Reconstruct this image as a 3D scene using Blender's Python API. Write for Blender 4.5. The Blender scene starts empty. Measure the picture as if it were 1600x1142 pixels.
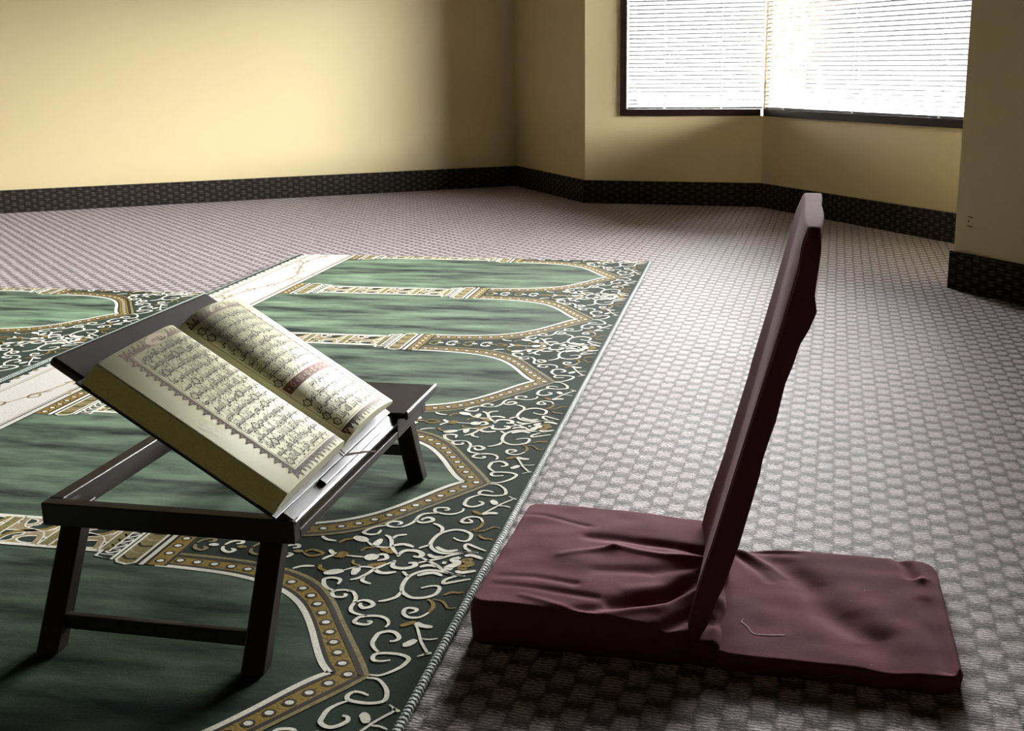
import bpy, bmesh, math, random
from mathutils import Vector, Matrix, noise
from mathutils.geometry import tessellate_polygon

# ------------------------------------------------------------------ camera, daylight, exposure
scene = bpy.context.scene
COL = scene.collection
random.seed(7)
H_CAM = 0.75
SKY = 135.0
F_PX, CX, CY, PITCH, ROLL = 1799.3, 798.5, 512.0, 0.22727, -0.015542
cam_data = bpy.data.cameras.new('camera')
cam_data.sensor_fit = 'HORIZONTAL'
cam_data.sensor_width = 36.0
cam_data.lens = 36.0 * F_PX / 1600.0
cam_data.shift_x = (800.0 - CX) / 1600.0
cam_data.shift_y = (CY - 571.0) / 1600.0
cam_data.clip_start = 0.02
cam = bpy.data.objects.new('camera', cam_data)
COL.objects.link(cam)
_f = Vector((0, math.cos(PITCH), -math.sin(PITCH)))
_u = Vector((0, math.sin(PITCH), math.cos(PITCH)))
_r = Vector((1, 0, 0))
_r2 = _r * math.cos(ROLL) + _u * math.sin(ROLL)
_u2 = -_r * math.sin(ROLL) + _u * math.cos(ROLL)
M = Matrix((_r2, _u2, -_f)).transposed().to_4x4()
M.translation = Vector((0, 0, H_CAM))
cam.matrix_world = M
scene.camera = cam

world = bpy.data.worlds.new('daylight')
scene.world = world
world.use_nodes = True
wn, wl = world.node_tree.nodes, world.node_tree.links
wn.clear()
w_out = wn.new('ShaderNodeOutputWorld')
w_bg = wn.new('ShaderNodeBackground')
# overcast sky: low band dimmed so the slat lines show, bright cloud above
w_tc = wn.new('ShaderNodeTexCoord'); w_sp = wn.new('ShaderNodeSeparateXYZ'); w_rp = wn.new('ShaderNodeValToRGB')
w_rp.color_ramp.elements[0].position = 0.0; w_rp.color_ramp.elements[0].color = (0.006, 0.006, 0.006, 1)
w_rp.color_ramp.elements[1].position = 0.30; w_rp.color_ramp.elements[1].color = (0.8, 0.8, 0.8, 1)
for w_p, w_v in ((0.055, 0.006), (0.10, 1.0)):
    w_e = w_rp.color_ramp.elements.new(w_p); w_e.color = (w_v, w_v, w_v, 1)
w_m = wn.new('ShaderNodeMath'); w_m.operation = 'MULTIPLY'; w_m.inputs[1].default_value = SKY
wl.new(w_tc.outputs['Generated'], w_sp.inputs[0]); wl.new(w_sp.outputs[2], w_rp.inputs[0])
wl.new(w_rp.outputs[0], w_m.inputs[0]); wl.new(w_m.outputs[0], w_bg.inputs[1])
w_bg.inputs[0].default_value = (1.0, 0.975, 1.0, 1)
wl.new(w_bg.outputs[0], w_out.inputs[0])

scene.view_settings.view_transform = 'Standard'
scene.view_settings.look = 'None'
scene.view_settings.gamma = 1.0
scene.view_settings.use_curve_mapping = False
scene.view_settings.exposure = 1.2
if True:
    scene.cycles.use_denoising = True
    scene.cycles.max_bounces = 10
    scene.cycles.diffuse_bounces = 6
    scene.cycles.glossy_bounces = 4
    scene.cycles.transparent_max_bounces = 12
    scene.cycles.caustics_reflective = False
    scene.cycles.caustics_refractive = False
    scene.cycles.sample_clamp_indirect = 20.0

# ------------------------------------------------------------------ helpers
def new_mat(name):
    m = bpy.data.materials.new(name)
    m.use_nodes = True
    return m, m.node_tree.nodes, m.node_tree.links, m.node_tree.nodes['Principled BSDF']

def plain(name, rgb, rough=0.6, spec=0.5, sheen=0.0, sheen_rough=0.5, noise_amt=0.0, noise_scale=200.0, bump=0.0, sheen_tint=None):
    m, n, l, b = new_mat(name)
    b.inputs['Base Color'].default_value = (*rgb, 1)
    b.inputs['Roughness'].default_value = rough
    b.inputs['Specular IOR Level'].default_value = spec
    b.inputs['Sheen Weight'].default_value = sheen
    b.inputs['Sheen Roughness'].default_value = sheen_rough
    if sheen_tint: b.inputs['Sheen Tint'].default_value = (*sheen_tint, 1)
    if noise_amt or bump:
        tc = n.new('ShaderNodeTexCoord'); nz = n.new('ShaderNodeTexNoise')
        nz.inputs['Scale'].default_value = noise_scale
        nz.inputs['Detail'].default_value = 4
        l.new(tc.outputs['Object'], nz.inputs['Vector'])
        if noise_amt:
            mx = n.new('ShaderNodeMix'); mx.data_type = 'RGBA'
            mx.inputs[6].default_value = (*[c * (1 - noise_amt) for c in rgb], 1)
            mx.inputs[7].default_value = (*[min(1, c * (1 + noise_amt)) for c in rgb], 1)
            cr = n.new('ShaderNodeMapRange'); cr.inputs[1].default_value = 0.3; cr.inputs[2].default_value = 0.7
            l.new(nz.outputs[0], cr.inputs[0]); l.new(cr.outputs[0], mx.inputs[0])
            l.new(mx.outputs[2], b.inputs['Base Color'])
        if bump:
            bp = n.new('ShaderNodeBump'); bp.inputs['Strength'].default_value = bump; bp.inputs['Distance'].default_value = 0.002
            l.new(nz.outputs[0], bp.inputs['Height']); l.new(bp.outputs[0], b.inputs['Normal'])
    return m

def link_mesh(name, bm, mats, parent=None, smooth=False, auto=None):
    me = bpy.data.meshes.new(name)
    bm.normal_update()
    bm.to_mesh(me); bm.free()
    for m in (mats if isinstance(mats, (list, tuple)) else [mats]): me.materials.append(m)
    if smooth:
        for p in me.polygons: p.use_smooth = True
    o = bpy.data.objects.new(name, me)
    COL.objects.link(o)
    if parent is not None: o.parent = parent
    if auto:
        md = o.modifiers.new('b', 'BEVEL'); md.width = auto; md.segments = 2; md.limit_method = 'ANGLE'; md.angle_limit = math.radians(40)
    return o

def tag(o, label, cat, group=None):
    o['label'] = label; o['category'] = cat
    if group: o['group'] = group
    return o

def structure(o, label=None):
    o['kind'] = 'structure'
    if label: o['label'] = label
    return o

def empty(name, mat4):
    o = bpy.data.objects.new(name, None)
    o.empty_display_size = 0.05
    COL.objects.link(o); o.matrix_world = mat4
    return o

def hexa(bm, pts, mi=0):
    """box from 8 corner points: bottom 4 (ccw) then top 4"""
    v = [bm.verts.new(p) for p in pts]
    for f in ((3, 2, 1, 0), (4, 5, 6, 7), (0, 1, 5, 4), (1, 2, 6, 5), (2, 3, 7, 6), (3, 0, 4, 7)):
        fc = bm.faces.new([v[i] for i in f]); fc.material_index = mi
    return v

def box(bm, x0, x1, y0, y1, z0, z1, mi=0):
    return hexa(bm, [(x0, y0, z0), (x1, y0, z0), (x1, y1, z0), (x0, y1, z0), (x0, y0, z1), (x1, y0, z1), (x1, y1, z1), (x0, y1, z1)], mi)

def frame_axes(o, ex, ey, ez):
    m = Matrix((ex, ey, ez)).transposed().to_4x4(); m.translation = Vector(o)
    return m
# ------------------------------------------------------------------ room materials
def wall_paint():
    m, n, l, b = new_mat('yellow_wall_paint')
    tc = n.new('ShaderNodeTexCoord')
    nz = n.new('ShaderNodeTexNoise'); nz.inputs['Scale'].default_value = 1.3; nz.inputs['Detail'].default_value = 3
    l.new(tc.outputs['Object'], nz.inputs['Vector'])
    mx = n.new('ShaderNodeMix'); mx.data_type = 'RGBA'
    mx.inputs[6].default_value = (0.555, 0.455, 0.255, 1); mx.inputs[7].default_value = (0.595, 0.495, 0.285, 1)
    l.new(nz.outputs[0], mx.inputs[0]); l.new(mx.outputs[2], b.inputs['Base Color'])
    b.inputs['Roughness'].default_value = 0.55
    b.inputs['Specular IOR Level'].default_value = 0.35
    n2 = n.new('ShaderNodeTexNoise'); n2.inputs['Scale'].default_value = 260; n2.inputs['Detail'].default_value = 2
    l.new(tc.outputs['Object'], n2.inputs['Vector'])
    bp = n.new('ShaderNodeBump'); bp.inputs['Strength'].default_value = 0.12; bp.inputs['Distance'].default_value = 0.001
    l.new(n2.outputs[0], bp.inputs['Height']); l.new(bp.outputs[0], b.inputs['Normal'])
    return m

def carpet(name, px, py, light, dark, rot=0.0, use_uv=False, sheen=0.6, bump=1.0, yarn=420.0, wx=0.50, wy=0.36, strands=6.0, gapc=0.22, rough=0.5, spec=0.9, jit=0.9):
    """basket-woven loop carpet: tufts half-dropped in neighbouring columns"""
    m, n, l, b = new_mat(name)
    tc = n.new('ShaderNodeTexCoord')
    mp = n.new('ShaderNodeMapping'); mp.inputs['Rotation'].default_value = (0, 0, rot)
    l.new(tc.outputs['UV' if use_uv else 'Object'], mp.inputs['Vector'])
    # slight wobble of the weave
    wob = n.new('ShaderNodeTexNoise'); wob.inputs['Scale'].default_value = 55; wob.inputs['Detail'].default_value = 2
    l.new(mp.outputs[0], wob.inputs['Vector'])
    wv = n.new('ShaderNodeVectorMath'); wv.operation = 'MULTIPLY_ADD'
    l.new(wob.outputs['Color'], wv.inputs[0]); wv.inputs[1].default_value = (0.012, 0.012, 0); l.new(mp.outputs[0], wv.inputs[2])
    sp = n.new('ShaderNodeSeparateXYZ'); l.new(wv.outputs[0], sp.inputs[0])
    def math_(op, a, bb=None, c=None):
        k = n.new('ShaderNodeMath'); k.operation = op
        for i, v in enumerate((a, bb, c)):
            if v is None: continue
            if isinstance(v, (int, float)): k.inputs[i].default_value = v
            else: l.new(v, k.inputs[i])
        return k.outputs[0]
    x = math_('DIVIDE', sp.outputs[0], px); y = math_('DIVIDE', sp.outputs[1], py)
    cx = math_('FLOOR', x)
    half = math_('MULTIPLY', math_('FLOORED_MODULO', cx, 2.0), 0.5)
    fy = math_('FRACT', math_('ADD', y, half)); fx = math_('FRACT', x)
    dx = math_('DIVIDE', math_('ABSOLUTE', math_('SUBTRACT', fx, 0.5)), wx)
    jn = n.new('ShaderNodeTexNoise'); jn.inputs['Scale'].default_value = 1.0; jn.inputs['Detail'].default_value = 4; jn.inputs['Roughness'].default_value = 0.65
    jv = n.new('ShaderNodeVectorMath'); jv.operation = 'MULTIPLY'; l.new(mp.outputs[0], jv.inputs[0]); jv.inputs[1].default_value = (130, 330, 1)
    l.new(jv.outputs[0], jn.inputs['Vector'])
    jit_v = math_('MULTIPLY', math_('SUBTRACT', jn.outputs[0], 0.5), jit)
    fyj = math_('ADD', fy, jit_v)
    def sstep(v, a_, b_):
        q = n.new('ShaderNodeMapRange'); q.interpolation_type = 'SMOOTHSTEP'
        q.inputs[1].default_value = a_; q.inputs[2].default_value = b_
        l.new(v, q.inputs[0])
        return q.outputs[0]
    # each tuft swells away from its row and drops off sharply behind, like a scale; this shading goes into its colour too
    along = math_('MULTIPLY', sstep(fyj, 0.5 - wy * 1.25, 0.5 - wy * 0.25), math_('SUBTRACT', 1.0, sstep(fyj, 0.5 + wy * 0.75, 0.5 + wy * 1.15)))
    across = math_('SUBTRACT', 1.0, sstep(math_('ADD', dx, math_('MULTIPLY', jit_v, 0.8)), 0.62, 1.08))
    tuft = math_('MULTIPLY', along, math_('MULTIPLY_ADD', across, 0.86, 0.14))
    # yarn loops: short strands laid across the column
    lp = n.new('ShaderNodeTexNoise'); lp.inputs['Scale'].default_value = 1.0; lp.inputs['Detail'].default_value = 3; lp.inputs['Roughness'].default_value = 0.6
    ms = n.new('ShaderNodeVectorMath'); ms.operation = 'MULTIPLY'; l.new(mp.outputs[0], ms.inputs[0]); ms.inputs[1].default_value = (yarn * 0.35, yarn, 1.0)
    l.new(ms.outputs[0], lp.inputs['Vector'])
    wave = math_('SINE', math_('ADD', math_('MULTIPLY', y, 2 * math.pi * strands), math_('MULTIPLY', lp.outputs[0], 7.0)))
    loop = n.new('ShaderNodeMapRange'); loop.inputs[1].default_value = -0.5; loop.inputs[2].default_value = 0.7
    l.new(wave, loop.inputs[0])
    yr = n.new('ShaderNodeMapRange'); yr.inputs[1].default_value = 0.34; yr.inputs[2].default_value = 0.62
    l.new(lp.outputs[0], yr.inputs[0])
    yarn_v = math_('MULTIPLY', math_('MULTIPLY_ADD', loop.outputs[0], 0.72, 0.28), math_('MULTIPLY_ADD', yr.outputs[0], 0.62, 0.38))
    mask = math_('MULTIPLY', math_('MULTIPLY_ADD', tuft, 1.0 - gapc, gapc), yarn_v)
    mx = n.new('ShaderNodeMix'); mx.data_type = 'RGBA'
    mx.inputs[6].default_value = (*dark, 1); mx.inputs[7].default_value = (*light, 1)
    l.new(mask, mx.inputs[0]); l.new(mx.outputs[2], b.inputs['Base Color'])
    b.inputs['Roughness'].default_value = rough
    l.new(math_('MULTIPLY_ADD', mask, spec * 0.9, spec * 0.1), b.inputs['Specular IOR Level'])
    b.inputs['Sheen Roughness'].default_value = 0.5
    l.new(math_('MULTIPLY_ADD', mask, sheen * 0.92, sheen * 0.08), b.inputs['Sheen Weight'])
    b.inputs['Sheen Tint'].default_value = (1.0, 0.93, 0.95, 1)
    hgt = math_('ADD', math_('MULTIPLY', tuft, 0.8), math_('MULTIPLY', yarn_v, 0.6))
    bp = n.new('ShaderNodeBump'); bp.inputs['Strength'].default_value = bump; bp.inputs['Distance'].default_value = 0.005
    l.new(hgt, bp.inputs['Height']); l.new(bp.outputs[0], b.inputs['Normal'])
    return m

M_WALL = wall_paint()
M_CEIL = plain('darkened_ceiling_paint', (0.28, 0.27, 0.25), 0.8)  # unseen ceiling, toned down so it bounces less light
M_WALL2 = plain('darkened_wall_paint', (0.16, 0.125, 0.07), 0.7)  # unseen walls, darkened from the yellow paint to cut fill light
CARPET_YAW = math.radians(12.12 + 3.6)
M_CARPET = carpet('loop_carpet', 0.0305, 0.054, (0.80, 0.66, 0.66), (0.042, 0.031, 0.030), CARPET_YAW, sheen=1.0, bump=0.7, wx=0.50, wy=0.38, gapc=0.12, strands=9.0, rough=0.6, spec=0.3)
M_BASE = carpet('dark_carpet_base', 0.0335, 0.0335, (0.085, 0.075, 0.062), (0.018, 0.014, 0.012), 0, True, 0.1, 0.6, 500.0, 0.34, 0.32, 3.0, 0.15, 0.8, 0.2, 0.25)
M_FRAME = plain('brown_window_frame', (0.018, 0.009, 0.007), 0.7, 0.1)
M_SLAT = plain('darkened_slat', (0.05, 0.05, 0.055), 0.6, 0.2)  # pale slats coloured near black, so their shaded undersides show as lines
M_CORD = plain('white_cord', (0.85, 0.85, 0.85), 0.7)

# ------------------------------------------------------------------ room shell
A0 = Vector((-6.53, 4.75)); AB = Vector((0.05, 7.15)); BC = Vector((0.410, 6.210)); CD = Vector((1.2942, 5.926))
DJ = Vector((2.096, 3.959)); E0 = Vector((1.4525, 3.723)); E1 = E0 + 7.0 * Vector((0.381, -0.9246)); L1 = A0 + 7.6 * Vector((0.343, -0.939))
PTS = [A0, AB, BC, CD, DJ, E0, E1, L1]
NAMES = ['left', 'corner', 'bay_left', 'bay_right', 'return', 'right', 'back', 'side']
CEIL = 2.6

def offset_ring(pts, d):
    """ring moved by d towards the room (negative: outwards)"""
    out = []
    N = len(pts)
    for i in range(N):
        p0, p1, p2 = pts[i - 1], pts[i], pts[(i + 1) % N]
        d1 = (p1 - p0).normalized(); d2 = (p2 - p1).normalized()
        n1 = Vector((d1.y, -d1.x)); n2 = Vector((d2.y, -d2.x))
        a = p1 + n1 * d; c = p1 + n2 * d
        den = d1.x * d2.y - d1.y * d2.x
        t = ((c - a).x * d2.y - (c - a).y * d2.x) / den
        out.append(a + d1 * t)
    return out

OUT = offset_ring(PTS, -0.24)
def v3(p, z): return Vector((p.x, p.y, z))

WIN = {'bay_left': (0.192, 0.955, 0.462, 1.80), 'bay_right': (0.018, 1.95, 0.462, 1.80)}
def prism(bm, a, b_, c, d, z0, z1):
    hexa(bm, [v3(a, z0), v3(b_, z0), v3(c, z0), v3(d, z0), v3(a, z1), v3(b_, z1), v3(c, z1), v3(d, z1)])
for i, nm in enumerate(NAMES):
    P, Q, Po, Qo = PTS[i], PTS[(i + 1) % 8], OUT[i], OUT[(i + 1) % 8]
    bm = bmesh.new()
    if nm in WIN:
        s0, s1, z0, z1 = WIN[nm]
        L = (Q - P).length
        if nm == 'bay_left': s1 = L - 0.012
        dr = (Q - P).normalized(); nout = Vector((-dr.y, dr.x))
        def at(s, o): return P + dr * s + nout * o
        Pa, Pb = at(s0, 0), at(s0, 0.24); Qa, Qb = at(s1, 0), at(s1, 0.24)
        prism(bm, P, Q, Qo, Po, 0, z0)
        prism(bm, P, Q, Qo, Po, z1, CEIL)
        prism(bm, P, Pa, Pb, Po, z0, z1)
        if nm == 'bay_right': prism(bm, Qa, Q, Qo, Qb, z0, z1)
    else:
        prism(bm, P, Q, Qo, Po, 0, CEIL)
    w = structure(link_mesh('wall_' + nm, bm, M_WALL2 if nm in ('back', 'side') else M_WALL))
    # carpet-wrapped baseboard
BI = offset_ring(PTS, 0.009)
for i, nm in enumerate(NAMES):
    P, Q, Pi, Qi = PTS[i], PTS[(i + 1) % 8], BI[i], BI[(i + 1) % 8]
    bm = bmesh.new()
    zt = 0.122 if nm != 'right' else 0.124
    prism(bm, Pi, Qi, Q, P, 0.0, zt)
    uvl = bm.loops.layers.uv.new('UVMap')
    dr = (Q - P).normalized()
    for f in bm.faces:
        for lp in f.loops:
            c = lp.vert.co
            lp[uvl].uv = ((Vector((c.x, c.y)) - P).dot(dr), c.z + 0.008 + abs((Vector((c.x, c.y)) - P).dot(Vector((dr.y, -dr.x)))))
    structure(link_mesh('baseboard_' + nm, bm, M_BASE))

bm = bmesh.new()
f = bm.faces.new([bm.verts.new(v3(p, 0)) for p in OUT]); 
if f.normal.z < 0 or True:
    bm.normal_update()
    if f.normal.z < 0: f.normal_flip()
r = bmesh.ops.extrude_face_region(bm, geom=[f])
for v in [g for g in r['geom'] if isinstance(g, bmesh.types.BMVert)]: v.co.z = 0.0
for v in f.verts: v.co.z = -0.12
structure(link_mesh('floor', bm, M_CARPET))
bm = bmesh.new()
f = bm.faces.new([bm.verts.new(v3(p, CEIL)) for p in OUT])
bmesh.ops.recalc_face_normals(bm, faces=bm.faces)
r = bmesh.ops.extrude_face_region(bm, geom=[f])
for v in [g for g in r['geom'] if isinstance(g, bmesh.types.BMVert)]: v.co.z = CEIL + 0.1
structure(link_mesh('ceiling', bm, M_CEIL))

# small scuffs on the right pilaster
dE = Vector((0.381, -0.9246)); nE = Vector((dE.y, -dE.x))
bm = bmesh.new()
for (s, z, w_) in ((0.052, 0.243, 0.022), (0.050, 0.213, 0.024), (0.053, 0.229, 0.004)):
    p = E0 + dE * s + nE * 0.0006
    h = 0.0016 if w_ > 0.01 else 0.004
    hexa(bm, [v3(p, z - h), v3(p + dE * w_, z - h - 0.0015), v3(p + dE * w_ - nE * 0.0008, z - h - 0.0015), v3(p - nE * 0.0008, z - h),
              v3(p, z + h), v3(p + dE * w_, z + h - 0.0015), v3(p + dE * w_ - nE * 0.0008, z + h - 0.0015), v3(p - nE * 0.0008, z + h)])
sc = link_mesh('scuff_mark', bm, plain('scuff', (0.10, 0.06, 0.045), 0.7), parent=bpy.data.objects['wall_right'])

# ground outdoors
bm = bmesh.new(); box(bm, -6, 30, -6, 40, -0.6, -0.45)
M_GROUND = plain('darkened_ground', (0.012, 0.012, 0.013), 1.0, 0.05, noise_amt=0.12, noise_scale=2.0)  # ground coloured near black to keep bounced light off the slats
g = structure(link_mesh('ground_outside', bm, M_GROUND))

# ------------------------------------------------------------------ windows and blinds
def pane_mat():
    m, n, l, b = new_mat('window_glass')
    n.remove(b)
    out = n['Material Output']
    tr = n.new('ShaderNodeBsdfTransparent'); tr.inputs[0].default_value = (0.96, 0.98, 0.97, 1)
    gl = n.new('ShaderNodeBsdfGlossy'); gl.inputs['Roughness'].default_value = 0.02
    mx = n.new('ShaderNodeMixShader')
    mx.inputs[0].default_value = 0.06; l.new(tr.outputs[0], mx.inputs[1]); l.new(gl.outputs[0], mx.inputs[2]); l.new(mx.outputs[0], out.inputs[0])
    return m
M_GLASS = pane_mat()

def window(num, nm, P, Q, left_jamb, right_jamb):
    s0, s1, z0, z1 = WIN[nm]
    L = (Q - P).length
    if nm == 'bay_left': s1 = L - 0.012
    dr = (Q - P).normalized(); nin = Vector((dr.y, -dr.x))
    base = frame_axes(v3(P, 0), Vector((dr.x, dr.y, 0)), Vector((-nin.x, -nin.y, 0)), Vector((0, 0, 1)))
    root = structure(empty('window_%d' % num, base))
    fw = 0.034
    bm = bmesh.new()
    y0, y1 = -0.012, 0.25
    e1 = s1 if right_jamb else s1 - 0.0
    box(bm, s0, e1, y0, y1, z0, z0 + fw)
    box(bm, s0, e1, y0, y1, z1 - fw, z1)
    if left_jamb: box(bm, s0, s0 + fw, y0, y1, z0 + fw, z1 - fw)
    if right_jamb: box(bm, s1 - fw, s1, y0, y1, z0 + fw, z1 - fw)
    link_mesh('window_frame', bm, M_FRAME, root, auto=0.002)
    bm = bmesh.new()
    box(bm, s0 + 0.01, s1 - 0.01, 0.178, 0.182, z0 + 0.02, z1 - 0.02)
    link_mesh('window_pane', bm, M_GLASS, root)
    return base, s0, s1, z0, z1

def blind(base, sa, sb, z0, z1, ladders, label, wand=None):
    b2 = base.copy()
    b2.translation = base @ Vector((sa, 0.014, z0 + 0.034))
    root = empty('window_blind', b2)
    tag(root, label, 'blind', 'mini blinds of the bay window')
    W = sb - sa
    Ht = z1 - z0 - 0.034 * 2
    pitch, sw, tilt = 0.0207, 0.0245, math.radians(BLIND_TILT)
    n = int((Ht - 0.05) / pitch)
    bm = bmesh.new()
    for k in range(n):
        z = 0.026 + k * pitch
        rows = []
        for j in range(5):
            t = j / 4 - 0.5
            yy = t * sw * math.cos(tilt); zz = z + t * sw * math.sin(tilt) + 0.0030 * (1 - 4 * t * t)
            rows.append((yy, zz))
        top = [[bm.verts.new((x, yy, zz)) for yy, zz in rows] for x in (0.002, W - 0.002)]
        bot = [[bm.verts.new((x, yy, zz - 0.0005)) for yy, zz in rows] for x in (0.002, W - 0.002)]
        for j in range(4):
            bm.faces.new((top[0][j], top[1][j], top[1][j + 1], top[0][j + 1]))
            bm.faces.new((bot[0][j + 1], bot[1][j + 1], bot[1][j], bot[0][j]))
        for a_, b_ in ((0, 4), (4, 0)):
            bm.faces.new((top[0][a_], bot[0][a_], bot[1][a_], top[1][a_]) if a_ == 0 else (top[1][a_], bot[1][a_], bot[0][a_], top[0][a_]))
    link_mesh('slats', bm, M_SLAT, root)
    bm = bmesh.new(); box(bm, 0.001, W - 0.001, -0.010, 0.010, 0.001, 0.011)
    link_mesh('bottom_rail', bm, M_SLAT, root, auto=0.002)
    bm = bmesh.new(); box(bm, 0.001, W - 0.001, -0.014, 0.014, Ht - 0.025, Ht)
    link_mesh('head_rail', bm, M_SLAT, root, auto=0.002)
    for s in ladders:
        bm = bmesh.new()
        x = s - sa
        for yy in (-0.0135, 0.0135): box(bm, x - 0.0012, x + 0.0012, yy - 0.0006, yy + 0.0006, 0.006, Ht - 0.02)
        box(bm, x - 0.006, x + 0.006, -0.0112, 0.0112, -0.0006, 0.0125)
        link_mesh('ladder_cord', bm, M_CORD, root)
    return root

BLIND_TILT = -11.0
b1 = window(1, 'bay_left', BC, CD, True, False)
b2 = window(2, 'bay_right', CD, DJ, False, True)
LC = (CD - BC).length
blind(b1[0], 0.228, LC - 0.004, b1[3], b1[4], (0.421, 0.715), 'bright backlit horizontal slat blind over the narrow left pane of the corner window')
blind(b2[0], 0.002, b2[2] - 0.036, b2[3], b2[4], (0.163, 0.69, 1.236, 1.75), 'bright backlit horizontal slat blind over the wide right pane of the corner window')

# daylight enters by the windows: sampling portals, they give no light of their own
for nm, P, Q in (('bay_left', BC, CD), ('bay_right', CD, DJ)):
    s0, s1, z0, z1 = WIN[nm]
    if nm == 'bay_left': s1 = (Q - P).length
    dr = (Q - P).normalized(); nin = Vector((dr.y, -dr.x))
    ld = bpy.data.lights.new('window_portal', 'AREA'); ld.shape = 'RECTANGLE'
    ld.size = s1 - s0; ld.size_y = z1 - z0
    ld.cycles.is_portal = True
    lo = bpy.data.objects.new('window_portal', ld); COL.objects.link(lo)
    c = P + dr * ((s0 + s1) / 2) - nin * 0.23
    lo.matrix_world = frame_axes(v3(c, (z0 + z1) / 2), Vector((-dr.x, -dr.y, 0)), Vector((0, 0, 1)), Vector((-nin.x, -nin.y, 0)))

# ------------------------------------------------------------------ prayer rugs (pattern drawn in niche units u across the niches, v along them)
RS = 0.67865
RO = Vector((0.38496, 3.94716, 0)); RA = Vector((-0.21, -0.9777, 0)).normalized(); RB = Vector((-RA.y, RA.x, 0))
def rug_ground(name, dark, light, sx, sy, rough, sheen, lo=0.35, hi=0.7, sheen_tint=None):
    """cut pile brushed in streaks"""
    m, n, l, b = new_mat(name)
    tc = n.new('ShaderNodeTexCoord'); mp = n.new('ShaderNodeMapping')
    mp.inputs['Scale'].default_value = (sx, sy, 1)
    l.new(tc.outputs['Object'], mp.inputs['Vector'])
    nz = n.new('ShaderNodeTexNoise'); nz.inputs['Scale'].default_value = 1.0; nz.inputs['Detail'].default_value = 6; nz.inputs['Roughness'].default_value = 0.62
    l.new(mp.outputs[0], nz.inputs['Vector'])
    mr = n.new('ShaderNodeMapRange'); mr.inputs[1].default_value = lo; mr.inputs[2].default_value = hi
    l.new(nz.outputs[0], mr.inputs[0])
    fz = n.new('ShaderNodeTexNoise'); fz.inputs['Scale'].default_value = 420; fz.inputs['Detail'].default_value = 2
    l.new(tc.outputs['Object'], fz.inputs['Vector'])
    mx = n.new('ShaderNodeMix'); mx.data_type = 'RGBA'
    mx.inputs[6].default_value = (*dark, 1); mx.inputs[7].default_value = (*light, 1)
    l.new(mr.outputs[0], mx.inputs[0])
    m2 = n.new('ShaderNodeMix'); m2.data_type = 'RGBA'; m2.blend_type = 'MULTIPLY'; m2.inputs[0].default_value = 1.0
    fr = n.new('ShaderNodeMapRange'); fr.inputs[1].default_value = 0.3; fr.inputs[2].default_value = 0.7; fr.inputs[3].default_value = 0.6; fr.inputs[4].default_value = 1.4
    l.new(fz.outputs[0], fr.inputs[0]); l.new(mx.outputs[2], m2.inputs[6]); l.new(fr.outputs[0], m2.inputs[7])
    l.new(m2.outputs[2], b.inputs['Base Color'])
    b.inputs['Roughness'].default_value = rough
    b.inputs['Specular IOR Level'].default_value = 0.12
    sm = n.new('ShaderNodeMath'); sm.operation = 'MULTIPLY'; l.new(mr.outputs[0], sm.inputs[0]); sm.inputs[1].default_value = sheen
    l.new(sm.outputs[0], b.inputs['Sheen Weight'])
    if sheen_tint: b.inputs['Sheen Tint'].default_value = (*sheen_tint, 1)
    b.inputs['Sheen Roughness'].default_value = 0.42
    bp = n.new('ShaderNodeBump'); bp.inputs['Strength'].default_value = 0.15; bp.inputs['Distance'].default_value = 0.0015
    l.new(fz.outputs[0], bp.inputs['Height']); l.new(bp.outputs[0], b.inputs['Normal'])
    return m
RUG_MATS = [
    rug_ground('rug_green_ground', (0.006, 0.013, 0.006), (0.011, 0.023, 0.010), 2.0, 2.0, 1.0, 0.06, 0.35, 0.7, (0.8, 1.0, 0.8)),
    rug_ground('rug_green_field', (0.003, 0.008, 0.0045), (0.015, 0.037, 0.012), 13.0, 2.8, 0.95, 0.42, 0.36, 0.80, (0.72, 1.0, 0.66)),
    plain('rug_gold', (0.25, 0.165, 0.030), 0.9, 0.1, 0.0, noise_amt=0.3, noise_scale=300, bump=0.4),
    plain('rug_cream', (0.66, 0.63, 0.48), 0.85, 0.2, 0.3, noise_amt=0.12, noise_scale=300, bump=0.4),
    plain('rug_brown_line', (0.022, 0.014, 0.006), 0.85, 0.2),
    plain('rug_olive', (0.22, 0.18, 0.06), 0.85, 0.2, noise_amt=0.3, noise_scale=250),
    plain('rug_white_border', (0.58, 0.54, 0.48), 0.9, 0.1, 0.1, noise_amt=0.08, noise_scale=200, bump=0.3),
    plain('rug_tan', (0.34, 0.25, 0.13), 0.85, 0.2, noise_amt=0.25, noise_scale=220),
]
GROUND, FIELD, GOLD, CREAM, LINE, OLIVE, WHITE, TAN = range(8)
U0, U1, V0, V1 = -0.5, 5.5, -1.955, 0.105
RT = 0.010
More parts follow.
